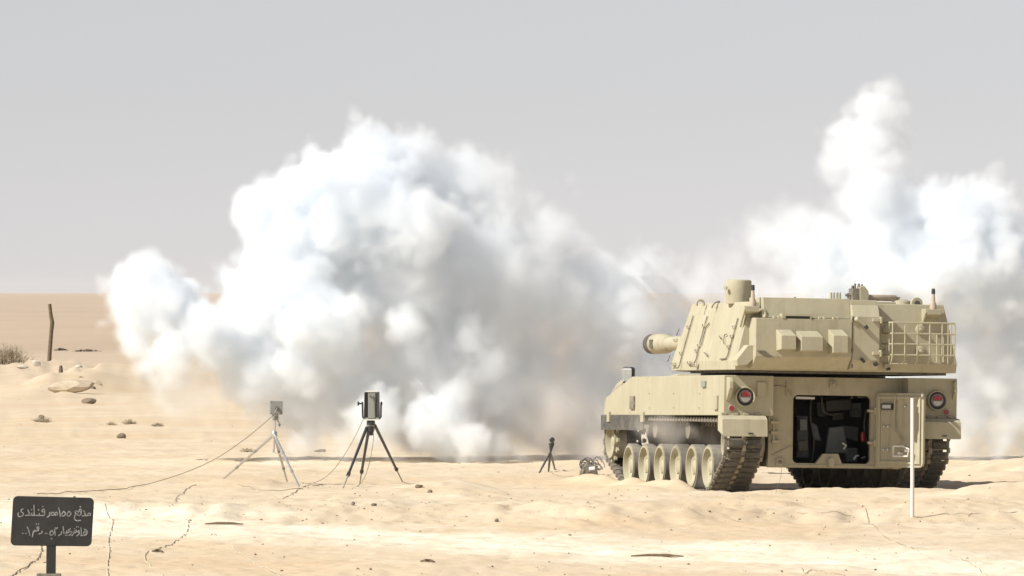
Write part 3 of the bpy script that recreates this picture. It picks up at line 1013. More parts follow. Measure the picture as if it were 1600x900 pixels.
for px, py in ((1077.5, 511), (1066, 552), (1101.5, 509), (1094, 540), (1090, 548), (1149, 511), (1145, 526), (1140, 542), (1054, 569), (1089, 571), (1078, 567), (1057, 532)):
    q = flank(px, py, 0)
    b = MB()
    up = (A1 - A0).normalized()
    fw_ = Vector((0, 1, 0))
    def pt(i, j, l):
        return q + fw_ * i + up * j + FN * l
    b.hexa([pt(-.06, -.025, -.005), pt(.06, -.025, -.005), pt(.06, .025, -.005), pt(-.06, .025, -.005)], [pt(-.05, -.022, .035), pt(.05, -.022, .035), pt(.05, .022, .035), pt(-.05, .022, .035)])
    b.lathe([(.03, .014), (.045, .012)], q, FN, 8, 1)
    b.build('rod_clip', ['paint', 'dark'], tur, bevel=.004)
for pts_ in ([(1124, 525), (1126, 529)], [(1135, 522), (1132, 523), (1130, 534), (1131, 536)], [(1100, 551), (1104, 553), (1105, 557)]):
    MB().tube([flank(px, py, .03) for px, py in pts_], .009, 6).build('grab_handle', 'steel', tur)
# wire basket on the recessed wall
bas = MB()
VB2 = VR - .42
c0, c1 = tv(1395, 504, VB2), tv(1491, 572, VB2)
bx0, bx1 = c0.x, c1.x
zs = [tv(1440, y, VB2).z for y in (504.5, 521.5, 538, 555)]
zb = tv(1440, 569, VB2).z
bas.tube([(bx0, VR, zs[0]), (bx0, VB2, zs[0]), (bx1, VB2, zs[0]), (bx1, VR, zs[0])], .013, 8)
basket = bas.build('stowage_basket', 'paint', root)
basket.location = TC
basket.rotation_euler = (0, 0, R(1.0))
for z in zs[1:]:
    MB().tube([(bx0, VR, z), (bx0, VB2, z), (bx1, VB2, z), (bx1, VR, z)], .011, 7).build('basket_bar', 'paint', basket)
MB().tube([(bx0, VR, zb), (bx0, VB2 + .08, zb), (bx1, VB2 + .08, zb), (bx1, VR, zb)], .011, 7).build('basket_bar', 'paint', basket)
for i in range(6):
    x = bx0 + (bx1 - bx0) * i / 5
    MB().tube(smoothpath([(x, VB2, zs[0]), (x, VB2, zs[2]), (x, VB2 + .005, zb + .1), (x, VB2 + .07, zb + .005), (x, VB2 + .2, zb), (x, VR, zb)], 4), .011, 7).build('basket_bar', 'paint', basket, smooth=60)
for v in (VB2 + .15, VB2 + .29):
    for x in (bx0, bx1):
        MB().tube([(x, v, zs[0]), (x, v, zb)], .009, 6).build('basket_bar', 'paint', basket)

# gun
def gun_m():
    best = None
    for i in range(300):
        m_ = 4.5 + i * .018
        p = TMW @ Vector((0, m_, 2.0))
        px = 800 + p.x / p.y * F
        if best is None or abs(px - 1019) < best[0]:
            best = (abs(px - 1019), m_)
    return best[1]
gm = gun_m()
gz = 2.0
pm = TMW @ Vector((0, gm, gz))
gz += (H - (537.5 - HY) / F * pm.y) - pm.z
gun = MB()
gun.lathe([(1.0, .16), (1.9, .15), (2.2, .13), (gm - 1.0, .105), (gm - .90, .105)], (0, 0, gz), (0, 1, 0), 32)
gun_o = gun.build('gun_barrel', 'paint', root, smooth=35)
gun_o.location = TC
gun_o.rotation_euler = (0, 0, R(1.0))
k = MB()
k.lathe([(gm - .96, .107), (gm - .94, .125), (gm - .80, .128), (gm - .76, .150), (gm - .24, .155), (gm - .22, .13)], (0, 0, gz), (0, 1, 0), 32)
br = k.build('muzzle_brake', 'paint2', gun_o, smooth=35)
k = MB()
k.lathe([(gm - .23, .132), (gm - .15, .152), (gm, .152), (gm + .02, .13), (gm + .02, .09)], (0, 0, gz), (0, 1, 0), 32)
for sgn in (-1, 1):
    k.box(sgn * .152 - .006, sgn * .152 + .006, gm - .55, gm - .38, gz - .06, gz + .06)
k.build('muzzle_ring', 'dark', br, smooth=35)
k = MB()
k.hexa([(-.42, 1.2, 1.72), (.42, 1.2, 1.72), (.3, 2.4, 1.78), (-.3, 2.4, 1.78)], [(-.42, 1.2, 2.45), (.42, 1.2, 2.45), (.26, 2.4, 2.25), (-.26, 2.4, 2.25)])
k.build('gun_mantlet', 'paint', tur, bevel=.02)

# ------------------------------------------------------------------ things standing on the sand
def tri_leg(name, m, root_, pts, rs, lock=None):
    o = MB().tube(pts, rs, 8).build(name, m, root_, smooth=50)
    return o

def local(root_, p):
    return Vector(p) - root_.location

# silver tripod with a flat grey sensor
D1 = 113.6
foot = [G(345, 752), G(468, 762), None]
hub = P(428.5, 679, D1)
foot[2] = Vector((hub.x + .17, D1 + .75, 0))
foot[2].z = float(height(foot[2].x, foot[2].y))
t1 = empty('silver_tripod', (hub.x, D1, float(height(hub.x, D1))))
tag(t1, 'silver tripod carrying a square grey flat sensor with a trailing cable', 'tripod', 'tripods standing on the sand')
for f_ in foot:
    a, b = hub, Vector(f_)
    pts_ = [a + (b - a) * t for t in (0, .33, .335, .68, .685, 1)]
    lg = MB().tube([local(t1, p) for p in pts_], [.020, .020, .017, .017, .014, .014], 8).build('leg', 'alu', t1, smooth=50)
    for t in (.34, .69):
        MB().tube([local(t1, a + (b - a) * (t - .02)), local(t1, a + (b - a) * (t + .02))], .022, 8).build('leg_clamp', 'grey', lg)
kk = MB()
kk.tube([local(t1, P(430, 655, D1)), local(t1, P(427.5, 707, D1))], .015, 8)
kk.build('centre_column', 'alu', t1)
kk = MB()
kk.tube([local(t1, P(427.5, 707, D1)), local(t1, hub + (foot[1] - hub) * .39)], .007, 6)
kk.tube([local(t1, P(427.5, 707, D1)), local(t1, hub + (foot[0] - hub) * .3) + Vector((.22, .1, -.05))], .007, 6)
kk.build('brace', 'alu', t1)
MB().lathe([(-.05, .03), (-.02, .045), (.03, .045), (.05, .03)], local(t1, hub), (0, 0, 1), 14).build('spider', 'alu', t1, smooth=50)
kk = MB()
q = local(t1, P(430, 652, D1))
kk.lathe([(-.04, .025), (-.02, .05), (.03, .05), (.05, .02)], q, (0, 0, 1), 14)
kk.tube([q + Vector((.02, 0, 0)), q + Vector((.06, -.03, -.1))], .01, 6)
kk.lathe([(-.02, .018), (.02, .018)], q + Vector((.06, -.03, -.11)), (0, 0, 1), 10)
kk.build('tilt_head', 'grey', t1, smooth=50)
a, b = P(421.5, 626, D1), P(441.5, 647, D1)
kk = MB()
kk.box(0, b.x - a.x, -.02, .03, 0, a.z - b.z)
se = kk.build('sensor_plate', 'grey', t1, bevel=.008)
se.location = local(t1, (a.x, D1 - .03, b.z))
se.rotation_euler = (R(-6), R(1.5), R(10))
kk = MB()
w_, h_ = b.x - a.x, a.z - b.z
kk.tube([(w_ * .55, -.02, h_ * .45), (w_ * .55, -.05, h_ * .45), (w_ * .4, -.06, h_ * .1), (w_ * .2, -.04, -.03)], .011, 6)
kk.lathe([(-.01, .03), (.03, .022)], (w_ * .52, -.02, h_ * .48), (0, -1, 0), 12)
for cx_ in (.08, .92):
    for cz_ in (.08, .92):
        kk.lathe([(0, .008), (.008, .007)], (w_ * cx_, -.02, h_ * cz_), (0, -1, 0), 8)
kk.build('sensor_plug', 'steel', se)

# black tripod with a radar head between two wings
D2 = 113.0
hub = P(580, 668, D2)
f1, f2, f3 = G(536, 763), G(562, 757), G(629, 753)
t2 = empty('black_tripod', (hub.x, D2, float(height(hub.x, D2))))
tag(t2, 'black tripod carrying a tall radar head with black side wings', 'tripod', 'tripods standing on the sand')
for f_, sp_ in ((f1, (573, 668)), (f2, (576, 672)), (f3, (586, 665))):
    a, b = P(*sp_, D2), Vector(f_)
    lg = MB().tube([local(t2, a + (b - a) * t) for t in (0, .78)], [.024, .019], 8).build('leg', 'black', t2, smooth=50)
    MB().tube([local(t2, a + (b - a) * t) for t in (.76, 1)], [.012, .009], 8).build('leg_tip', 'grey', lg)
    MB().lathe([(-.03, .028), (.03, .028)], local(t2, a + (b - a) * .77), b - a, 8).build('leg_clamp', 'black', lg)
kk = MB()
q = local(t2, P(579.5, 661, D2))
kk.lathe([(-.12, .05), (-.05, .06), (.02, .062), (.045, .05)], q, (0, 0, 1), 16)
kk.lathe([(-.045, .064), (-.03, .064)], q, (0, 0, 1), 16, 1)
qq = local(t2, P(580, 675, D2))
kk.lathe([(-.05, .03), (.03, .03)], qq, (0, 0, 1), 10)
kk.build('tripod_crown', ['black', 'grey'], t2, smooth=50)
a, b = P(569, 611.5, D2), P(593, 655, D2)
w_, h_ = b.x - a.x, a.z - b.z
hd = MB()
hd.box(w_ * .26, w_ * .76, -.02, .09, .012, h_)
head = hd.build('radar_head', 'grey', t2, bevel=.005)
head.location = local(t2, (a.x, D2 - .06, b.z))
head.rotation_euler = (R(3), 0, R(-4))
for x0_, x1_, dd in ((0, .27, -.05), (.75, 1.0, -.05)):
    kk = MB()
    if x0_ == 0:
        kk.hexa([(0, dd, .02), (w_ * .25, -.018, .02), (w_ * .25, .10, .02), (0, .10, .02)], [(.01, dd, h_ * .97), (w_ * .22, -.018, h_ * .97), (w_ * .22, .10, h_ * .97), (.01, .10, h_ * .97)])
    else:
        kk.hexa([(w_ * .77, -.018, .02), (w_, dd, .02), (w_, .10, .02), (w_ * .77, .10, .02)], [(w_ * .8, -.018, h_ * .97), (w_ - .005, dd, h_ * .97), (w_ - .005, .10, h_ * .97), (w_ * .8, .10, h_ * .97)])
    kk.build('side_wing', 'black', head, bevel=.004)
kk = MB()
kk.tube([(-.025, .03, h_ * .62), (-.022, .03, .03), (.01, .03, -.004), (w_ - .01, .03, -.004), (w_ + .02, .03, .03), (w_ + .022, .03, h_ * .60)], .014, 6)
kk.build('yoke', 'black', t2).parent = head
kk = MB()
kk.box(-.005, w_ + .005, -.06, -.04, -.012, .006)
kk.box(.02, w_ - .02, -.03, .09, h_ * .985, h_ + .006)
kk.build('pale_rail', 'white', head)
kk = MB()
kk.lathe([(0, .012), (.05, .012), (.055, .03), (.075, .03)], (-.02, .03, h_ * .56), (-1, 0, 0), 12)
kk.lathe([(0, .03), (.02, .026)], (w_ + .02, .03, h_ * .56), (1, 0, 0), 12)
kk.build('yoke_knob', 'black', head, smooth=45)
kk = MB()
kk.tube(smoothpath([(w_ * .4, -.02, h_ * .82), (w_ * .44, -.05, h_ * .86), (w_ * .5, -.04, h_ * .78)], 4), .008, 6)
kk.tube(smoothpath([(w_ * .6, -.02, h_ * .8), (w_ * .64, -.05, h_ * .84), (w_ * .7, -.04, h_ * .7), (w_ * .71, -.03, h_ * .4), (w_ * .72, -.05, 0)], 4), .007, 6)
kk.build('head_wires', 'cable', head)

# small tripod close by the gun
D3 = 121.8
t3 = empty('small_tripod', (P(857, 735, D3).x, D3, float(height(P(857, 735, D3).x, D3))))
tag(t3, 'small black tripod with a round camera standing between smoke and vehicle', 'tripod', 'tripods standing on the sand')
hub = P(860, 706, D3)
for px, py in ((842, 738), (857, 737), (867, 734)):
    g = G(px, py)
    MB().tube([local(t3, hub), local(t3, hub + (g - hub) * .5), local(t3, g)], [.014, .018, .012], 8).build('leg', 'black', t3, smooth=50)
kk = MB()
kk.lathe([(-.06, .012), (.02, .03), (.07, .045), (.10, .04)], local(t3, P(861, 701, D3)), (.12, 0, 1), 14)
kk.build('pan_head', 'black', t3, smooth=50)
kk = MB()
kk.lathe([(-.012, .04), (.012, .043)], local(t3, P(862, 691.5, D3)), (.05, 0, 1), 16)
kk.build('head_plate', 'alu', t3)
kk = MB()
kk.lathe([(-.05, .03), (-.03, .042), (.05, .042), (.06, .03), (.055, .028)], local(t3, P(862.5, 687.5, D3)), (0, -1, 0), 18)
kk.build('camera_body', 'black', t3, smooth=45)

# cables
def cable(pts_, r, m, label, group=None, k=6):
    o = MB().tube(smoothpath(pts_, k), r * .45, 6).build('cable', m, smooth=80)
    return tag(o, label, 'cable', group)
def gl(pxs, lift=.006):
    return [G(px, py, lift) for px, py in pxs]
def drape(pxs, lift=.009):
    out = [np.array(p) for p in smoothpath([G(px, py) for px, py in pxs], 5)]
    for p in out:
        p[2] = float(height(p[0], p[1])) + lift
    return out
cable([P(427, 649, D1 - .1), P(405, 668, D1 - .15), P(380, 688, D1 - .2), P(340, 715, D1 - .3), P(295, 736, D1 - .4), P(240, 754, D1 - .6)] + drape([(205, 762), (170, 767), (130, 770), (95, 772), (58, 773)], .02),
      .011, 'cable', 'dark cable sloping down from the grey sensor on the silver tripod')
cable([P(569, 652, D2), P(556, 680, D2 - .1), P(540, 708, D2 - .1), P(522, 733, D2 - .1), P(505, 748, D2)] + gl([(488, 756)]), .009, 'cable', 'thin cable sagging from the knob side of the radar head')
cable([P(585, 655, D2 - .05), P(583, 690, D2 - .15), P(578, 720, D2 - .25), P(570, 745, D2 - .3)] + gl([(560, 760), (550, 764)]), .009, 'cable', 'thin cable hanging between the legs of the black tripod')
cable(drape([(372, 757), (400, 765), (430, 767), (455, 765), (470, 764)]), .012, 'gcable', 'dark cable on the sand between the feet of the silver tripod', k=1)
cable(drape([(473, 764), (460, 771), (442, 779)]), .012, 'gcable', 'short dark cable end beside the foot of the silver tripod', k=1)
cable(drape([(306, 758), (290, 766), (276, 778), (269, 790)]), .010, 'gcable', 'dark cable on the sand in front of the silver tripod', k=1)
cable(drape([(290, 800), (294, 815), (292, 832), (278, 845), (258, 854), (240, 860)]), .011, 'wcable', 'pale cable bending in a hook towards a wood scrap', k=1)
cable(drape([(231, 862), (226, 870), (233, 882), (246, 892), (256, 905)]), .010, 'wcable', 'pale cable that runs on past the wood scrap', k=1)
cable(drape([(160, 795), (175, 812), (174, 830), (169, 845), (171, 860), (168, 880), (169, 905)]), .010, 'wcable', 'pale cable running straight across the sand beside the signboard', k=1)
cable(drape([(300, 812), (335, 835), (370, 862), (400, 882), (440, 905)]), .009, 'wcable', 'faint pale cable trailing diagonally across the sand', k=1)
cable(drape([(64, 850), (64, 862), (58, 874), (46, 882), (30, 892), (12, 903)]), .012, 'gcable', 'dark cable curving over the sand behind the signboard post', k=1)
cable(drape([(1352, 806), (1366, 822), (1378, 834), (1402, 848), (1424, 857), (1443, 866)]), .008, 'gcable', 'thin dark wire on the sand near the white stake', k=1)
cable(drape([(1500, 872), (1530, 890), (1548, 905)]), .007, 'gcable', 'thin wire end on the pale gravel', k=1)
cable(drape([(1252, 889), (1258, 897), (1268, 891), (1290, 896), (1320, 900)]), .010, 'gcable', 'curled loose wire lying on the pale gravel', k=1)
cable(drape([(1245, 802), (1253, 803)]) + drape([(1290, 802), (1312, 802), (1330, 812)]), .008, 'gcable', 'thin broken wire on the sand behind the howitzer', k=1)
cable([P(1219, 722, 109.6), P(1221, 740, 109.5)] + gl([(1212, 772)]), .006, 'cable', 'thin wire hanging from the tail of the howitzer')
cable(drape([(945, 742), (915, 745), (890, 746), (872, 744), (858, 738)]), .008, 'gcable', 'thin cable between the small tripod and the heap of gear', k=1)

# white stake
b = G(1425.5, 808)
st = MB()
st.lathe([(0, .026), (1.52, .023), (1.53, .018)], (0, 0, -.02), (0, 0, 1), 12)
st_o = st.build('white_stake', 'white', smooth=40)
st_o.location = b
tag(st_o, 'thin white stake standing in the sand behind the open rear door', 'stake')

# signboard
DS = 58.0
sg = empty('signboard', (P(78, 900, DS).x, DS, 0))
sg.rotation_euler = (0, R(.6), 0)
tag(sg, 'black signboard with two lines of pale Arabic lettering on a black post', 'sign')
k10 = DS / F / 10
sx0, sz0 = P(10, 770, DS).x - sg.location.x, P(10, 770, DS).z
def SP(x, y):                            # sign coordinates: tenths of a photograph pixel
    return sx0 + x * k10, sz0 - y * k10
out = []
for cx_, cy_, a0 in ((1265, 145, 90), (1235, 755, 0), (120, 755, -90), (150, 130, 180)):
    rr_ = 75
    for t in np.linspace(0, 90, 7):
        aa = R(a0 - t)
        out.append(SP(cx_ + rr_ * math.cos(aa), cy_ - rr_ * math.sin(aa)))
kk = MB()
kk.prism(out, 1, -.012, .012)
bd = kk.build('sign_board', 'board', sg, bevel=.004)
STR = [
 [(1292, 345), (1262, 347), (1250, 332), (1262, 312), (1284, 316), (1292, 338)], [(1265, 346), (1225, 352), (1205, 350)], [(1186, 272), (1203, 315), (1204, 345), (1192, 354), (1160, 354)],
 [(1130, 248), (1112, 266), (1120, 288), (1142, 290), (1149, 268), (1130, 248)], [(1143, 290), (1142, 322), (1122, 346), (1082, 344)], [(1128, 206), (1129, 220)],
 [(1098, 296), (1068, 280), (1050, 300), (1062, 322), (1092, 326)], [(1064, 324), (1042, 362), (1043, 402), (1072, 430), (1138, 424)],
 [(955, 285), (984, 318), (962, 357), (926, 352), (930, 315), (955, 285)], [(872, 285), (899, 322), (876, 357), (842, 352), (850, 314), (872, 285)], [(788, 225), (808, 290), (819, 370)],
 [(776, 345), (742, 345), (737, 316), (760, 302), (777, 324), (776, 345)], [(742, 346), (690, 347), (682, 318), (705, 302), (724, 322), (720, 346)], [(690, 348), (652, 348), (650, 316), (670, 305), (664, 338), (640, 362), (612, 381)],
 [(546, 210), (546, 222)], [(552, 254), (533, 274), (541, 297), (566, 298), (573, 275), (552, 254)], [(570, 296), (575, 330), (552, 354), (412, 356)], [(476, 264), (482, 274)], [(492, 322), (490, 352)],
 [(404, 195), (409, 280), (412, 354)], [(412, 354), (288, 357)], [(366, 262), (374, 270)], [(372, 322), (371, 354)], [(308, 268), (334, 322), (330, 350), (272, 356)],
 [(236, 254), (206, 272), (212, 302), (240, 328), (226, 364), (182, 377), (156, 352), (166, 314)],
 [(1192, 562), (1230, 578), (1243, 612), (1226, 652), (1190, 661), (1142, 663)], [(1206, 594), (1184, 622), (1204, 650), (1226, 624), (1206, 594)], [(1142, 538), (1150, 600), (1149, 662)],
 [(1110, 584), (1092, 600), (1104, 618), (1119, 602), (1110, 584)], [(1119, 604), (1113, 642), (1078, 669)], [(1072, 528), (1078, 528)], [(1098, 526), (1104, 526)],
 [(1066, 572), (1072, 604), (1040, 624)], [(1040, 592), (1030, 632), (1000, 666)], [(1038, 556), (1044, 558)], [(1004, 602), (988, 640), (960, 662)],
 [(978, 558), (950, 574), (962, 600), (986, 598)], [(966, 604), (930, 624), (872, 627)], [(902, 660), (908, 660)], [(928, 660), (936, 660)], [(922, 588), (922, 622)], [(864, 524), (872, 580), (876, 627)], [(842, 600), (836, 638), (794, 666)],
 [(776, 538), (758, 560), (740, 545), (735, 590), (742, 662)], [(690, 588), (716, 628), (692, 661), (660, 652), (664, 612), (690, 588)], [(684, 710), (688, 720)],
 [(586, 636), (616, 635)], [(536, 598), (530, 628), (486, 644)], [(440, 490), (450, 490)], [(474, 488), (484, 488)], [(476, 530), (456, 544), (464, 566), (486, 556), (476, 530)],
 [(486, 556), (474, 588), (426, 600), (398, 622)], [(424, 582), (400, 612), (386, 692)], [(304, 535), (326, 590), (346, 668)], [(230, 636), (240, 640)], [(278, 636), (288, 640)]]
lines = [MB(), MB()]
for s_ in STR:
    kk = lines[0] if max(p[1] for p in s_) < 470 else lines[1]
    q = [SP(*p) for p in s_]
    pth = smoothpath([(x, 0, z) for x, z in q], 4) if len(q) > 2 else [np.array((x, 0, z)) for x, z in q]
    hw = .0040
    for i in range(len(pth) - 1):
        a, b = pth[i], pth[i + 1]
        d_ = (b - a) / (np.linalg.norm(b - a) + 1e-9)
        nn_ = np.array((-d_[2], 0, d_[0])) * hw
        a_, b_ = a - d_ * hw * .6, b + d_ * hw * .6
        y0 = -.0135 - .00002 * (len(kk.v) % 97)
        kk.add([(p[0], y0, p[2]) for p in (a_ - nn_, b_ - nn_, b_ + nn_, a_ + nn_)], [(0, 1, 2, 3)])
for kk in lines:
    kk.build('lettering', 'chalk', bd)
xa, xb = SP(605, 800)[0], SP(752, 800)[0]
MB().box(xa, xb, -.008, .03, -.35, SP(0, 815)[1]).build('sign_post', 'board', sg, bevel=.004)
MB().box(xa - .07, xb + .04, -.02, .06, SP(0, 1340)[1], SP(0, 1262)[1]).build('post_clamp', mats='steel', parent=sg, bevel=.006)

# wooden post far back
pb, DPp = G(76, 572), None
DPp = pb.y
kk = MB()
pth = [P(76.5, 574, DPp), P(77.5, 551, DPp), P(80, 520, DPp), P(81.5, 504, DPp), P(79.5, 493, DPp), P(77.5, 475, DPp)]
kk.tube(pth, [.085, .08, .075, .085, .07, .065], 9)
po = kk.build('wooden_post', 'wood', smooth=50)
tag(po, 'crooked old wooden post standing alone on the desert', 'post')

# ------------------------------------------------------------------ rocks, scraps, shrubs
rng = random.Random(5)
def rock_mesh(seed, sub=2, spiky=.28):
    bm = bmesh.new()
    bmesh.ops.create_icosphere(bm, subdivisions=sub, radius=1)
    r_ = random.Random(seed)
    dirs = [(Vector((r_.gauss(0, 1), r_.gauss(0, 1), r_.gauss(0, 1))).normalized(), r_.uniform(.55, .95)) for _ in range(9)]
    for v in bm.verts:
        for d_, l in dirs:
            e = v.co.dot(d_) - l
            if e > 0:
                v.co -= d_ * e
        v.co *= 1 + r_.uniform(-.06, .06) * spiky * 3
    me = bpy.data.meshes.new('rock')
    bm.to_mesh(me)
    bm.free()
    return me
def rock(px, py, wpx, hpx, m, label, seed, name='rock', deep=.6, rot=0):
    g = G(px, py)
    s = g.y / F
    me = rock_mesh(seed)
    me.materials.append(M[m])
    o = bpy.data.objects.new(name, me)
    col.objects.link(o)
    o.scale = (wpx * s / 2, max(wpx * s / 2 * deep, .05), hpx * s * .62)
    o.location = g + Vector((0, 0, hpx * s * .35))
    o.rotation_euler = (0, 0, rot)
    return tag(o, label, 'rock')
rock(113, 607, 92, 20, 'stone', 'long low slab of sandstone with small stones on it', 11, 'rock_slab', .35)
rock(152, 606, 17, 9, 'stone', 'rounded stone at the end of the long low slab', 12)
rock(100, 596, 10, 7, 'dstone', 'small dark stone on the thin end of the slab', 13)
rock(127, 600, 12, 8, 'dstone', 'brown stone on the middle of the slab', 14)
rock(146, 600, 9, 6, 'dstone', 'small brown stone above the rounded slab end', 15)
rock(139, 630, 26, 9, 'dstone', 'pointed wedge of rock lying below the long slab', 16)
rock(190, 685, 17, 9, 'dstone', 'dark lump of rock alone on the bare sand', 17)
rock(56, 578, 16, 12, 'wstone', 'white block of stone beside the crooked post', 18)
rock(36, 577, 20, 6, 'wstone', 'flat white stone between shrub and post', 19)
rock(124, 577, 14, 7, 'wstone', 'white stone on the low rise past the post', 20)
rock(142, 580, 22, 7, 'wstone', 'broad pale stone on the low rise', 21)
rock(166, 580, 14, 6, 'stone', 'tan stone beside the broad pale stone', 22)
rock(180, 582, 18, 8, 'dstone', 'dark stone at the edge of the smoke on the rise', 23)
rock(64, 654, 12, 7, 'dstone', 'small dark stone below the dry tuft', 24)
rock(500, 706, 20, 5, 'dstone', 'low dark stone under the edge of the smoke', 25)
rock(655, 762, 14, 7, 'dstone', 'jagged dark clod on the sand mound', 26)
rock(672, 770, 9, 6, 'dstone', 'small clod beside the jagged clod', 27)
rock(552, 790, 7, 6, 'dstone', 'round brown pebble in front of the black tripod', 28)
rock(776, 816, 7, 5, 'dstone', 'dark pebble below the orange sand bank', 29)
rock(584, 790, 10, 6, 'dstone', 'reddish clod beside the round brown pebble', 30)
for nm, px, py, l, lab in (('stick', 1027, 873, 82, 'long dark stick lying on the pale gravel'), ('wood_scrap', 246, 863, 17, 'short dark wood scrap at the end of the pale cable'),
                           ('stick', 668, 879, 22, 'short dark stick half buried in the foreground sand'), ('stick', 350, 822, 60, 'faint thin stick on the sand by the pale cable')):
    g = G(px, py, .012)
    s = g.y / F
    kk = MB()
    w_ = l * s / 2
    kk.tube([(-w_, .05, 0), (-w_ * .3, 0, .012), (w_ * .4, .03, .008), (w_, -.04, .0)], [.008, .016, .016, .007], 7)
    o = kk.build(nm, 'wood', smooth=50)
    o.location = g
    tag(o, lab, 'stick')
# small stump with a dark cap
g = G(95, 580)
s = g.y / F
o = MB().lathe([(-.05, .075), (.2, .07), (.24, .06), (.30, .055), (.34, .03)], (0, 0, 0), (0, 0, 1), 12).build('marker_stub', 'wood', smooth=40)
o.location = g
tag(o, 'short brown stub standing beside the crooked post', 'stub')
# distant low banks
for px0, px1, py, hpx, lab in ((84, 106, 539, 4, 'short dark bank of earth on the far plain behind the post'), (112, 160, 541, 4, 'long dark bank of earth on the far plain')):
    D = F * H / (py - HY)
    z = float(height((px0 - 800) / F * D, D))
    kk = MB()
    n_ = 14
    ptsb = [(((px0 + (px1 - px0) * i / n_) - 800) / F * D, D + rng.uniform(-.5, .5), z) for i in range(n_ + 1)]
    kk.tube(ptsb, [.03 + hpx * D / F * rng.uniform(.5, 1.0) * math.sin(math.pi * (i + .4) / (n_ + .8)) for i in range(n_ + 1)], 6)
    o = kk.build('earth_bank', 'dstone')
    tag(o, lab, 'earth bank')

def shrub(px, py, wpx, hpx, n_, label, seed):
    g = G(px, py)
    s = g.y / F
    r_ = random.Random(seed)
    kk = MB()
    for i in range(n_):
        a = r_.uniform(0, 2 * math.pi)
        rad = abs(r_.gauss(0, .45)) * wpx * s / 2
        hgt = hpx * s * r_.uniform(.4, 1.05) * math.exp(-(rad / (wpx * s / 2)) ** 2)
        b0 = Vector((r_.gauss(0, .25) * wpx * s / 2, r_.gauss(0, .2) * wpx * s / 2, -.02))
        tip = Vector((b0.x * 1.2 + math.cos(a) * rad, b0.y + math.sin(a) * rad, hgt))
        mid_p = (b0 + tip) / 2 + Vector((r_.gauss(0, .05), r_.gauss(0, .05), .12 * hgt))
        w_ = s * .8
        kk.tube([b0, mid_p, tip], [w_ * .6, w_ * .45, w_ * .2], 3, caps=False)
        for j in range(3):
            t = r_.uniform(.4, .95)
            q = b0 + (tip - b0) * t
            kk.tube([q, q + Vector((r_.gauss(0, .12), r_.gauss(0, .12), r_.uniform(.02, .14))) * (hpx * s)], [w_ * .35, w_ * .15], 3, caps=False)
    o = kk.build('dry_shrub', 'twig')
    o.location = g
    return tag(o, label, 'shrub', 'dry shrubs scattered on the sand')
shrub(12, 574, 72, 38, 330, 'large dry twiggy shrub near the crooked post', 3)
shrub(66, 660, 34, 9, 70, 'low sparse tuft of dry twigs on bare sand', 4)
shrub(173, 664, 14, 7, 40, 'small dry tuft at the near end of a row of tufts', 6)
shrub(202, 663, 24, 8, 60, 'middle dry tuft of the row below the smoke', 7)
shrub(246, 666, 22, 6, 60, 'last dry tuft of the row below the smoke', 8)
shrub(385, 706, 20, 7, 40, 'tiny dry tuft under the smoke beside the silver tripod', 9)

# scattered pebbles and crumbs, too many to count
def pebbles():
    meshes = []
    for sd in range(4):
        m_ = rock_mesh(90 + sd, 1)
        meshes.append((np.array([v.co[:] for v in m_.vertices]), [tuple(p.vertices) for p in m_.polygons]))
        bpy.data.meshes.remove(m_)
    kk = MB()
    r_ = random.Random(2)
    for i in range(1000):
        px, py = r_.uniform(-60, 1660), HY + 120 + 340 * r_.random() ** .55
        if r_.random() < .45:
            py = r_.gauss(790, 22)
        g = G(px, min(max(py, 590), 930))
        lx = (g.x - VX) * _c + (g.y - VY) * _s
        ly = -(g.x - VX) * _s + (g.y - VY) * _c
        if abs(lx) < 1.9 and -.4 < ly < 7.3:
            continue
        s = .006 + .018 * r_.random() ** 3
        v, f = meshes[i % 4]
        a = r_.uniform(0, 6.28)
        rot = np.array([[math.cos(a), -math.sin(a), 0], [math.sin(a), math.cos(a), 0], [0, 0, .7]])
        kk.add((v * s) @ rot.T + np.array(g) + (0, 0, s * .3), f, 0 if r_.random() < .55 else (1 if r_.random() < .6 else 2))
    o = kk.build('pebbles', ['stone', 'dstone', 'wstone'])
    tag(o, 'small pebbles and crumbs strewn over the sand', 'pebbles', kind='stuff')
pebbles()

# heap of gear ahead of the left track
D5 = 119.0
g = G(922, 742)
hp = empty('gear_heap', g)
tag(hp, 'low heap of dark netting and cable coils in front of the left track', 'gear heap')
kk = MB()
bmv = rock_mesh(77, 3, .5)
hn = random.Random(4)
kk.add([(v.co.x * .20 - .02 + hn.uniform(-.02, .02), v.co.y * .22 + hn.uniform(-.02, .02), .05 + v.co.z * .15 * (1 - .3 * abs(v.co.x)) + hn.uniform(-.03, .03)) for v in bmv.vertices], [tuple(p.vertices) for p in bmv.polygons])
bpy.data.meshes.remove(bmv)
kk.build('netting', 'grime_shade', hp)
r_ = random.Random(8)
for i in range(12):
    cx_, rad_ = r_.uniform(-.10, .14), r_.uniform(.05, .11)
    tl, tz_ = r_.uniform(-.9, .9), r_.uniform(.03, .12)
    MB().tube([(cx_ + rad_ * math.cos(t), rad_ * math.sin(t) * .7, .10 + tz_ * (1 + math.sin(t + tl)) * .8 + r_.uniform(-.012, .012)) for t in np.linspace(0, r_.uniform(3, 6), 14)], .008, 5).build('cable_coil', 'black' if i % 3 else 'cable', hp)
kk = MB()
kk.hexa([(-.02, -.2, .09), (.07, -.2, .10), (.07, -.12, .13), (-.02, -.12, .12)], [(-.02, -.2, .11), (.07, -.2, .12), (.07, -.12, .15), (-.02, -.12, .14)])
kk.build('white_tag', 'white', hp)

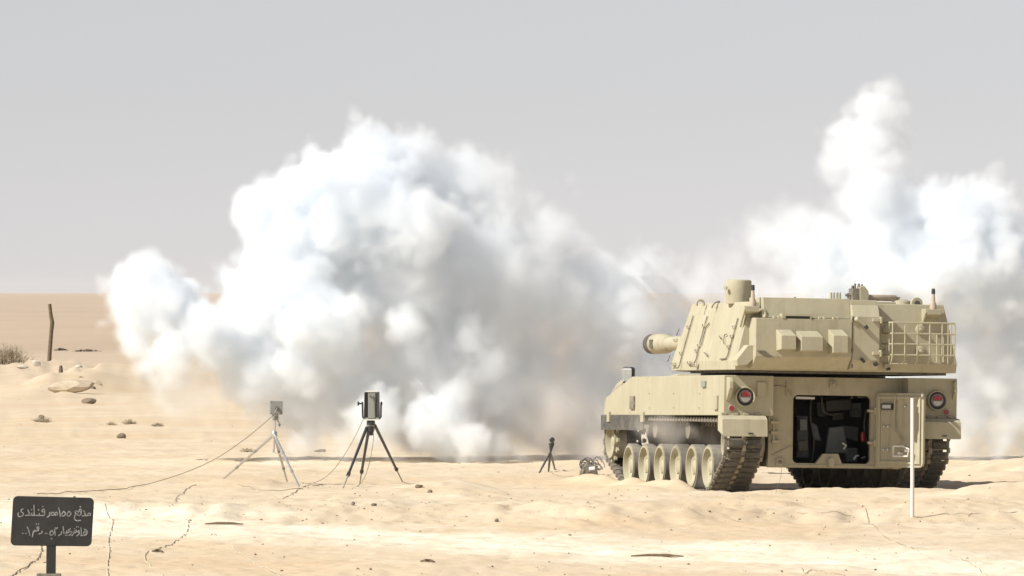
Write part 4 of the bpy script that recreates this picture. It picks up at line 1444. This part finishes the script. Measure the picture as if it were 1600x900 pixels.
# ------------------------------------------------------------------ smoke and dust: real volumes
def field(puffs, D0, lo, hi, vox, seed, child=10, amp=1.0, soft_k=1.0):
    """Density grid: a union of puffs whose skin is broken up by billowing noise of many sizes."""
    rg = np.random.default_rng(seed)
    lo, hi = np.array(lo, float), np.array(hi, float)
    n = np.ceil((hi - lo) / vox).astype(int) + 1
    ax = [lo[i] + vox * np.arange(n[i]) for i in range(3)]
    def noise(cell):
        m = [int((hi[i] - lo[i]) / cell) + 6 for i in range(3)]
        a = rg.uniform(-1, 1, size=m).astype(np.float32)
        for i in range(3):
            t = (ax[i] - lo[i]) / cell + 1
            k0 = np.floor(t).astype(int)
            f = (t - k0).astype(np.float32)
            W = np.zeros((n[i], m[i]), np.float32)
            q = np.arange(n[i])
            W[q, k0 - 1] += (1 - f) ** 3 / 6
            W[q, k0] += (3 * f ** 3 - 6 * f ** 2 + 4) / 6
            W[q, k0 + 1] += (-3 * f ** 3 + 3 * f ** 2 + 3 * f + 1) / 6
            W[q, k0 + 2] += f ** 3 / 6
            a = np.moveaxis(np.tensordot(W, a, axes=(1, i)), 0, i)
        return a
    L = []
    for (px, py, r, dy, k, soft) in puffs:
        rp = np.random.default_rng(int(px * 31 + py * 7 + r))
        D = D0 + dy
        c = np.array(P(px, py, D))
        r = r / F * D
        L.append((c, r, k, soft))
        for i in range(child):
            v = rp.normal(size=3)
            v /= np.linalg.norm(v)
            L.append((c + v * r * rp.uniform(.6, .9), r * rp.uniform(.25, .45), k, soft))
    sd = np.full(n, -1.0, np.float32)
    kk_ = np.zeros(n, np.float32)
    sf = np.full(n, .3, np.float32)
    wx = [noise(.8) * .22 + noise(.35) * .16 + noise(.16) * .10 for _ in range(3)]     # curling
    for c, r, k, soft in L:
        pad = .55
        i0 = [max(0, int((c[i] - r - pad - lo[i]) / vox)) for i in range(3)]
        i1 = [min(n[i], int((c[i] + r + pad - lo[i]) / vox) + 2) for i in range(3)]
        if any(a >= b for a, b in zip(i0, i1)):
            continue
        sl = tuple(slice(a, b) for a, b in zip(i0, i1))
        X = ax[0][sl[0]][:, None, None] + wx[0][sl] - c[0]
        Y = ax[1][sl[1]][None, :, None] + wx[1][sl] - c[1]
        Z = ax[2][sl[2]][None, None, :] + wx[2][sl] - c[2]
        v = (r - np.sqrt(X * X + Y * Y + Z * Z)).astype(np.float32)
        win = v > sd[sl]
        sd[sl] = np.where(win, v, sd[sl])
        kk_[sl] = np.where(win, k, kk_[sl])
        sf[sl] = np.where(win, soft, sf[sl])
    for arr in (kk_, sf):
        for i in range(3):
            for _ in range(3):
                arr[...] = .34 * arr + .33 * (np.roll(arr, 2, i) + np.roll(arr, -2, i))
    for cell, a_ in ((.75, .30), (.36, .22), (.18, .15), (.10, .10)):
        nn = np.abs(noise(cell)) * 3.0 - .44
        sd += amp * a_ * nn * (.68 + .4 * sf)
    t = np.clip(sd / (soft_k * (.13 + 1.0 * sf * sf) + 1e-6), 0, 1)
    den = t * t * (3 - 2 * t) * kk_
    den = den * np.exp(np.clip(2.2 * noise(.5) + 1.6 * noise(.22) + 1.0 * noise(.11), -2, 1.2) * (.25 + .55 * sf))
    edge = np.ones(n, np.float32)
    for i in range(3):
        e = np.clip(np.minimum(np.arange(n[i]), n[i] - 1 - np.arange(n[i])) / 4, 0, 1)
        sh = [1, 1, 1]
        sh[i] = n[i]
        edge = edge * e.reshape(sh)
    return (den * edge).astype(np.float32), lo

def volume_object(name, den, lo, vox, m):
    n = [int(q) for q in den.shape]
    me = bpy.data.meshes.new(name)
    me.vertices.add(den.size)
    at_ = me.attributes.new('grain', 'FLOAT', 'POINT')
    at_.data.foreach_set('value', den.ravel())
    me.materials.append(m)
    o = bpy.data.objects.new(name, me)
    col.objects.link(o)
    ng = bpy.data.node_groups.new(name, 'GeometryNodeTree')
    ng.interface.new_socket('Geometry', in_out='INPUT', socket_type='NodeSocketGeometry')
    ng.interface.new_socket('Geometry', in_out='OUTPUT', socket_type='NodeSocketGeometry')
    N_, lk = ng.nodes.new, ng.links.new
    gi, go, vc = N_('NodeGroupInput'), N_('NodeGroupOutput'), N_('GeometryNodeVolumeCube')
    vc.inputs['Min'].default_value = tuple(lo)
    vc.inputs['Max'].default_value = tuple(lo[i] + vox * (n[i] - 1) for i in range(3))
    for i, a in enumerate('XYZ'):
        vc.inputs['Resolution ' + a].default_value = n[i]
    def vm_(op, src, val=None, scale=None):
        q = N_('ShaderNodeVectorMath')
        q.operation = op
        lk(src, q.inputs[0])
        if val is not None:
            q.inputs[1].default_value = val
        if scale is not None:
            q.inputs['Scale'].default_value = scale
        return q.outputs[0]
    pos = N_('GeometryNodeInputPosition').outputs[0]
    cell = vm_('FLOOR', vm_('ADD', vm_('SCALE', vm_('SUBTRACT', pos, tuple(lo)), scale=1 / vox), (.5, .5, .5)))
    sp = N_('ShaderNodeSeparateXYZ')
    lk(cell, sp.inputs[0])
    def im(op, a, b):
        q = N_('FunctionNodeIntegerMath')
        q.operation = op
        for i, v in enumerate((a, b)):
            if isinstance(v, int):
                q.inputs[i].default_value = v
            else:
                lk(v, q.inputs[i])
        return q.outputs[0]
    idx = im('ADD', im('MULTIPLY', im('ADD', im('MULTIPLY', sp.outputs[0], n[1]), sp.outputs[1]), n[2]), sp.outputs[2])
    na = N_('GeometryNodeInputNamedAttribute')
    na.data_type = 'FLOAT'
    na.inputs['Name'].default_value = 'grain'
    si = N_('GeometryNodeSampleIndex')
    si.data_type = 'FLOAT'
    si.domain = 'POINT'
    si.clamp = True
    lk(gi.outputs[0], si.inputs['Geometry'])
    lk(na.outputs[0], si.inputs['Value'])
    lk(idx, si.inputs['Index'])
    lk(si.outputs[0], vc.inputs['Density'])
    sm = N_('GeometryNodeSetMaterial')
    sm.inputs['Material'].default_value = m
    lk(vc.outputs[0], sm.inputs[0])
    lk(sm.outputs[0], go.inputs[0])
    o.modifiers.new('volume', 'NODES').node_group = ng
    return o

def vol_mat(name, c, dens, aniso=0.0):
    m = bpy.data.materials.new(name)
    m.use_nodes = True
    t = m.node_tree
    t.nodes.remove(t.nodes['Principled BSDF'])
    pv = t.nodes.new('ShaderNodeVolumePrincipled')
    pv.inputs['Color'].default_value = (*c, 1)
    pv.inputs['Density'].default_value = dens
    pv.inputs['Anisotropy'].default_value = aniso
    t.links.new(pv.outputs[0], t.nodes['Material Output'].inputs['Volume'])
    return m

# (pixel x, pixel y, radius in pixels, depth offset, density, softness)
LEFT = [(235, 470, 68, 0, 1, .3), (285, 480, 55, .3, 1, .3), (212, 540, 45, .2, 1, .35), (330, 530, 75, 0, 1, .4), (225, 585, 32, .1, .8, .5), (265, 560, 50, -.3, .8, .5),
        (400, 590, 60, 0, .8, .5), (425, 400, 62, -.3, 1, .3), (455, 310, 60, 0, 1, .3), (490, 280, 48, .3, 1, .3), (450, 470, 85, -.5, 1, .35), (600, 262, 72, .2, 1, .3), (540, 330, 98, 0, 1, .3), (680, 300, 66, .6, .8, .5),
        (640, 360, 80, -.4, 1, .4), (770, 315, 60, .8, .6, .6), (830, 300, 45, .9, .45, .8), (870, 290, 22, .9, .3, .9), (850, 370, 75, .7, .6, .6), (760, 420, 110, .8, .7, .6), (620, 450, 110, .4, .8, .5), (900, 470, 95, 1.2, .8, .6), (960, 520, 80, 1.4, .8, .7), (940, 620, 100, 1.6, .8, .7), (1040, 640, 80, 1.8, .7, .8), (860, 690, 60, .9, .7, .8), (960, 700, 60, 1.2, .7, .8), (1100, 540, 80, 2.2, .7, .8),
        (500, 520, 95, -.4, 1, .4), (470, 510, 50, -1.1, 1, .35), (980, 450, 55, 1.5, .6, .7), (1035, 480, 60, 1.8, .7, .7), (1010, 570, 85, 1.8, .8, .8), (1080, 470, 45, 2.2, .35, .9),
        (520, 640, 70, .2, .7, .6), (650, 600, 110, .6, .6, .6), (780, 600, 120, 1, .6, .7), (900, 620, 95, 1.3, .5, .8),
        (590, 655, 55, -1.0, 1, .35), (660, 665, 50, -1.1, 1, .35), (705, 690, 38, -1.1, 1, .35), (750, 708, 22, -1.1, .9, .4), (790, 712, 18, -1.0, .7, .6), (630, 520, 45, -.8, 1, .4), (270, 610, 45, 0, .45, .8), (380, 560, 70, .2, .8, .5), (300, 600, 50, .3, .5, .8), (440, 620, 60, .2, .6, .7), (360, 470, 50, .4, .7, .5), (720, 520, 100, .6, .8, .6), (820, 470, 80, .9, .8, .6), (560, 600, 80, .3, .8, .6), (680, 660, 80, .5, .8, .7), (770, 690, 60, .6, .8, .7), (640, 240, 50, .4, .8, .5), (730, 280, 60, .7, .7, .6), (800, 270, 45, .9, .5, .8), (840, 660, 70, .9, .8, .7), (720, 380, 80, .5, .7, .6), (1050, 700, 60, 2.0, .7, .8), (470, 650, 50, .3, .7, .7), (500, 705, 34, .2, .6, .8), (700, 655, 42, -1.4, 1, .35), (735, 690, 34, -1.5, 1, .4), (780, 704, 26, -1.5, .9, .45), (815, 713, 15, -1.5, .8, .5), (560, 715, 30, .2, .7, .8), (840, 720, 40, .6, .6, .9), (920, 722, 40, .8, .6, .9), (1000, 722, 40, 1.2, .6, .9), (440, 340, 70, .1, 1, .35), (400, 430, 50, .1, 1, .4), (440, 550, 60, .3, .9, .5), (290, 520, 60, .4, .9, .5), (250, 500, 60, .5, .9, .5), (370, 520, 60, .5, .9, .5), (900, 690, 60, 1.0, .8, .8), (820, 560, 90, 1.2, .8, .7), (930, 560, 80, 1.5, .8, .7), (1050, 540, 80, 2.0, .8, .7), (540, 690, 35, -.9, .6, .6), (610, 700, 34, -1.2, .9, .4), (480, 690, 30, -.6, .6, .6)]
RIGHT = [(1375, 168, 40, 0, .8, .5), (1345, 235, 38, 0, .8, .5), (1440, 175, 20, .2, .4, .9), (1425, 200, 18, .2, .3, .9), (1370, 290, 58, .1, .8, .5), (1285, 350, 62, .5, .6, .7), (1200, 385, 66, .8, .65, .85), (1150, 400, 60, 1, .55, .95), (1110, 430, 55, 1.2, .55, .95), (1235, 360, 50, .6, .5, .9),
         (1480, 335, 68, -.2, .9, .4), (1545, 325, 48, 0, .9, .4), (1605, 390, 62, 0, .9, .4), (1400, 400, 100, .2, .9, .5), (1290, 440, 90, .6, .7, .6), (1180, 470, 70, 1, .6, .7), (1550, 450, 90, 0, .9, .4), (1445, 420, 45, -.8, 1, .35), (1500, 425, 40, -.7, 1, .35), (1560, 560, 85, .2, .7, .5),
         (1540, 600, 45, -.2, .8, .6), (1640, 520, 90, .2, .9, .5), (1540, 660, 55, .2, .6, .6), (1500, 700, 40, .3, .5, .7), (1620, 640, 70, .3, .7, .6), (1690, 440, 90, .4, .9, .4), (1400, 560, 120, 1.2, .6, .7), (1250, 560, 110, 1.6, .5, .8), (1590, 700, 40, .6, .5, .8), (1500, 560, 70, .5, .8, .6), (1510, 480, 60, .3, .9, .5), (1490, 640, 60, .6, .7, .7), (1520, 720, 40, .2, .6, .8), (1130, 450, 60, 1.4, .5, .8), (1560, 690, 60, .5, .8, .7), (1620, 720, 50, .6, .8, .7), (1500, 600, 70, .8, .8, .7), (1650, 600, 80, .3, .8, .6), (1230, 400, 60, .7, .6, .7), (1335, 205, 34, .1, .8, .5), (1400, 215, 40, .1, .8, .5), (1365, 215, 48, .1, .8, .5), (1370, 250, 55, .2, .8, .5), (1520, 640, 70, .8, .8, .7), (1580, 640, 70, .9, .8, .7), (1250, 380, 55, .6, .6, .7), (1310, 400, 70, .5, .7, .6), (1375, 215, 52, .1, .9, .45), (1365, 300, 66, .1, .9, .45), (1560, 400, 80, .2, .9, .45), (1580, 540, 80, .3, .9, .5), (1540, 500, 60, .2, .9, .5), (1350, 262, 46, -.1, .9, .5), (1400, 265, 45, 0, .8, .5), (1330, 310, 50, .2, .8, .5), (1420, 330, 50, 0, .8, .5)]
DUST = [(480, 640, 60, -.2, .7, .9), (330, 610, 60, -.2, .5, .9), (280, 640, 36, -.2, .4, .9), (560, 690, 50, -.4, .6, .9), (700, 640, 110, .5, .7, .9), (850, 640, 110, .6, .7, .9), (960, 660, 90, .4, .7, .9), (780, 520, 110, 1.0, .5, .9), (900, 540, 100, 1.2, .6, .9),
        (640, 440, 70, -.3, .45, .9), (1010, 690, 60, -.5, .5, .9), (800, 710, 60, .2, .5, .9), (930, 715, 50, -.2, .5, .9), (1060, 560, 70, 1, .5, .9)]
SEED_A, SEED_B = 14, 27
V1 = .047
den, lo_ = field(LEFT, 130., (-7.6, 127., -.3), (4.3, 134.4, 6.2), V1, SEED_A)
o = volume_object('smoke', den, lo_, V1, vol_mat('white_smoke', (.955, .978, 1.0), 3.9))
tag(o, 'billowing white gun smoke drifting over the sand behind the tripods', 'smoke', kind='stuff')
den, lo_ = field(RIGHT, 130., (2.2, 127., -.3), (11.0, 134., 6.6), V1, SEED_B)
o = volume_object('smoke', den, lo_, V1, vol_mat('white_smoke_thin', (.955, .978, 1.0), 4.4))
tag(o, 'tall white gun smoke rising behind the howitzer turret', 'smoke', kind='stuff')
DUST += [(420 + 45 * i, 722, 26, -2.5, .5, .45) for i in range(14)] + [(470, 700, 34, -1.6, .7, 1), (520, 670, 50, -1.2, .7, 1), (420, 650, 45, -1, .6, 1)]
den, lo_ = field(DUST, 129.6, (-6.0, 125.8, -.5), (4.2, 133., 3.6), .09, 9, child=4, amp=.8, soft_k=1.5)
o = volume_object('dust', den, lo_, .09, vol_mat('brown_dust', (.98, .953, .922), 1.9))
tag(o, 'thin brown dust hanging in the foot of the smoke', 'dust', kind='stuff')

TRACKDUST = [(1010, 672, 26, 1.6, .7, .42), (1045, 676, 24, 1.0, .7, .42), (1080, 678, 24, .4, .7, .42), (1112, 682, 20, 0, .8, .42), (1112, 720, 20, -.3, .7, .42), (1108, 750, 18, -.4, .6, .42), (975, 690, 26, 2.5, .5, .42), 
             (950, 725, 30, 3.5, .6, .42), (915, 735, 30, 4.5, .5, .42), (930, 690, 40, 5, .5, .42), (1170, 752, 20, -.6, .3, .42)]
den, lo_ = field(TRACKDUST, 111.6, (.6, 109.6, -.3), (3.8, 118., 1.5), .05, 12, child=4, amp=.5)
o = volume_object('dust', den, lo_, .05, vol_mat('track_dust', (.97, .94, .89), 1.3))
tag(o, 'pale dust shaken up round the left track of the howitzer', 'dust', kind='stuff')

# ------------------------------------------------------------------ dusty air over the plain
hz_ = MB().box(-24000, 24000, -60, 10600, -12, 14).build('haze', 'grey')
hz_.data.materials.clear()
hz_.data.materials.append(vol_mat('dusty_air', (.97, .955, .935), 3e-5))
tag(hz_, 'thin dusty air over the desert plain', 'haze', kind='stuff')
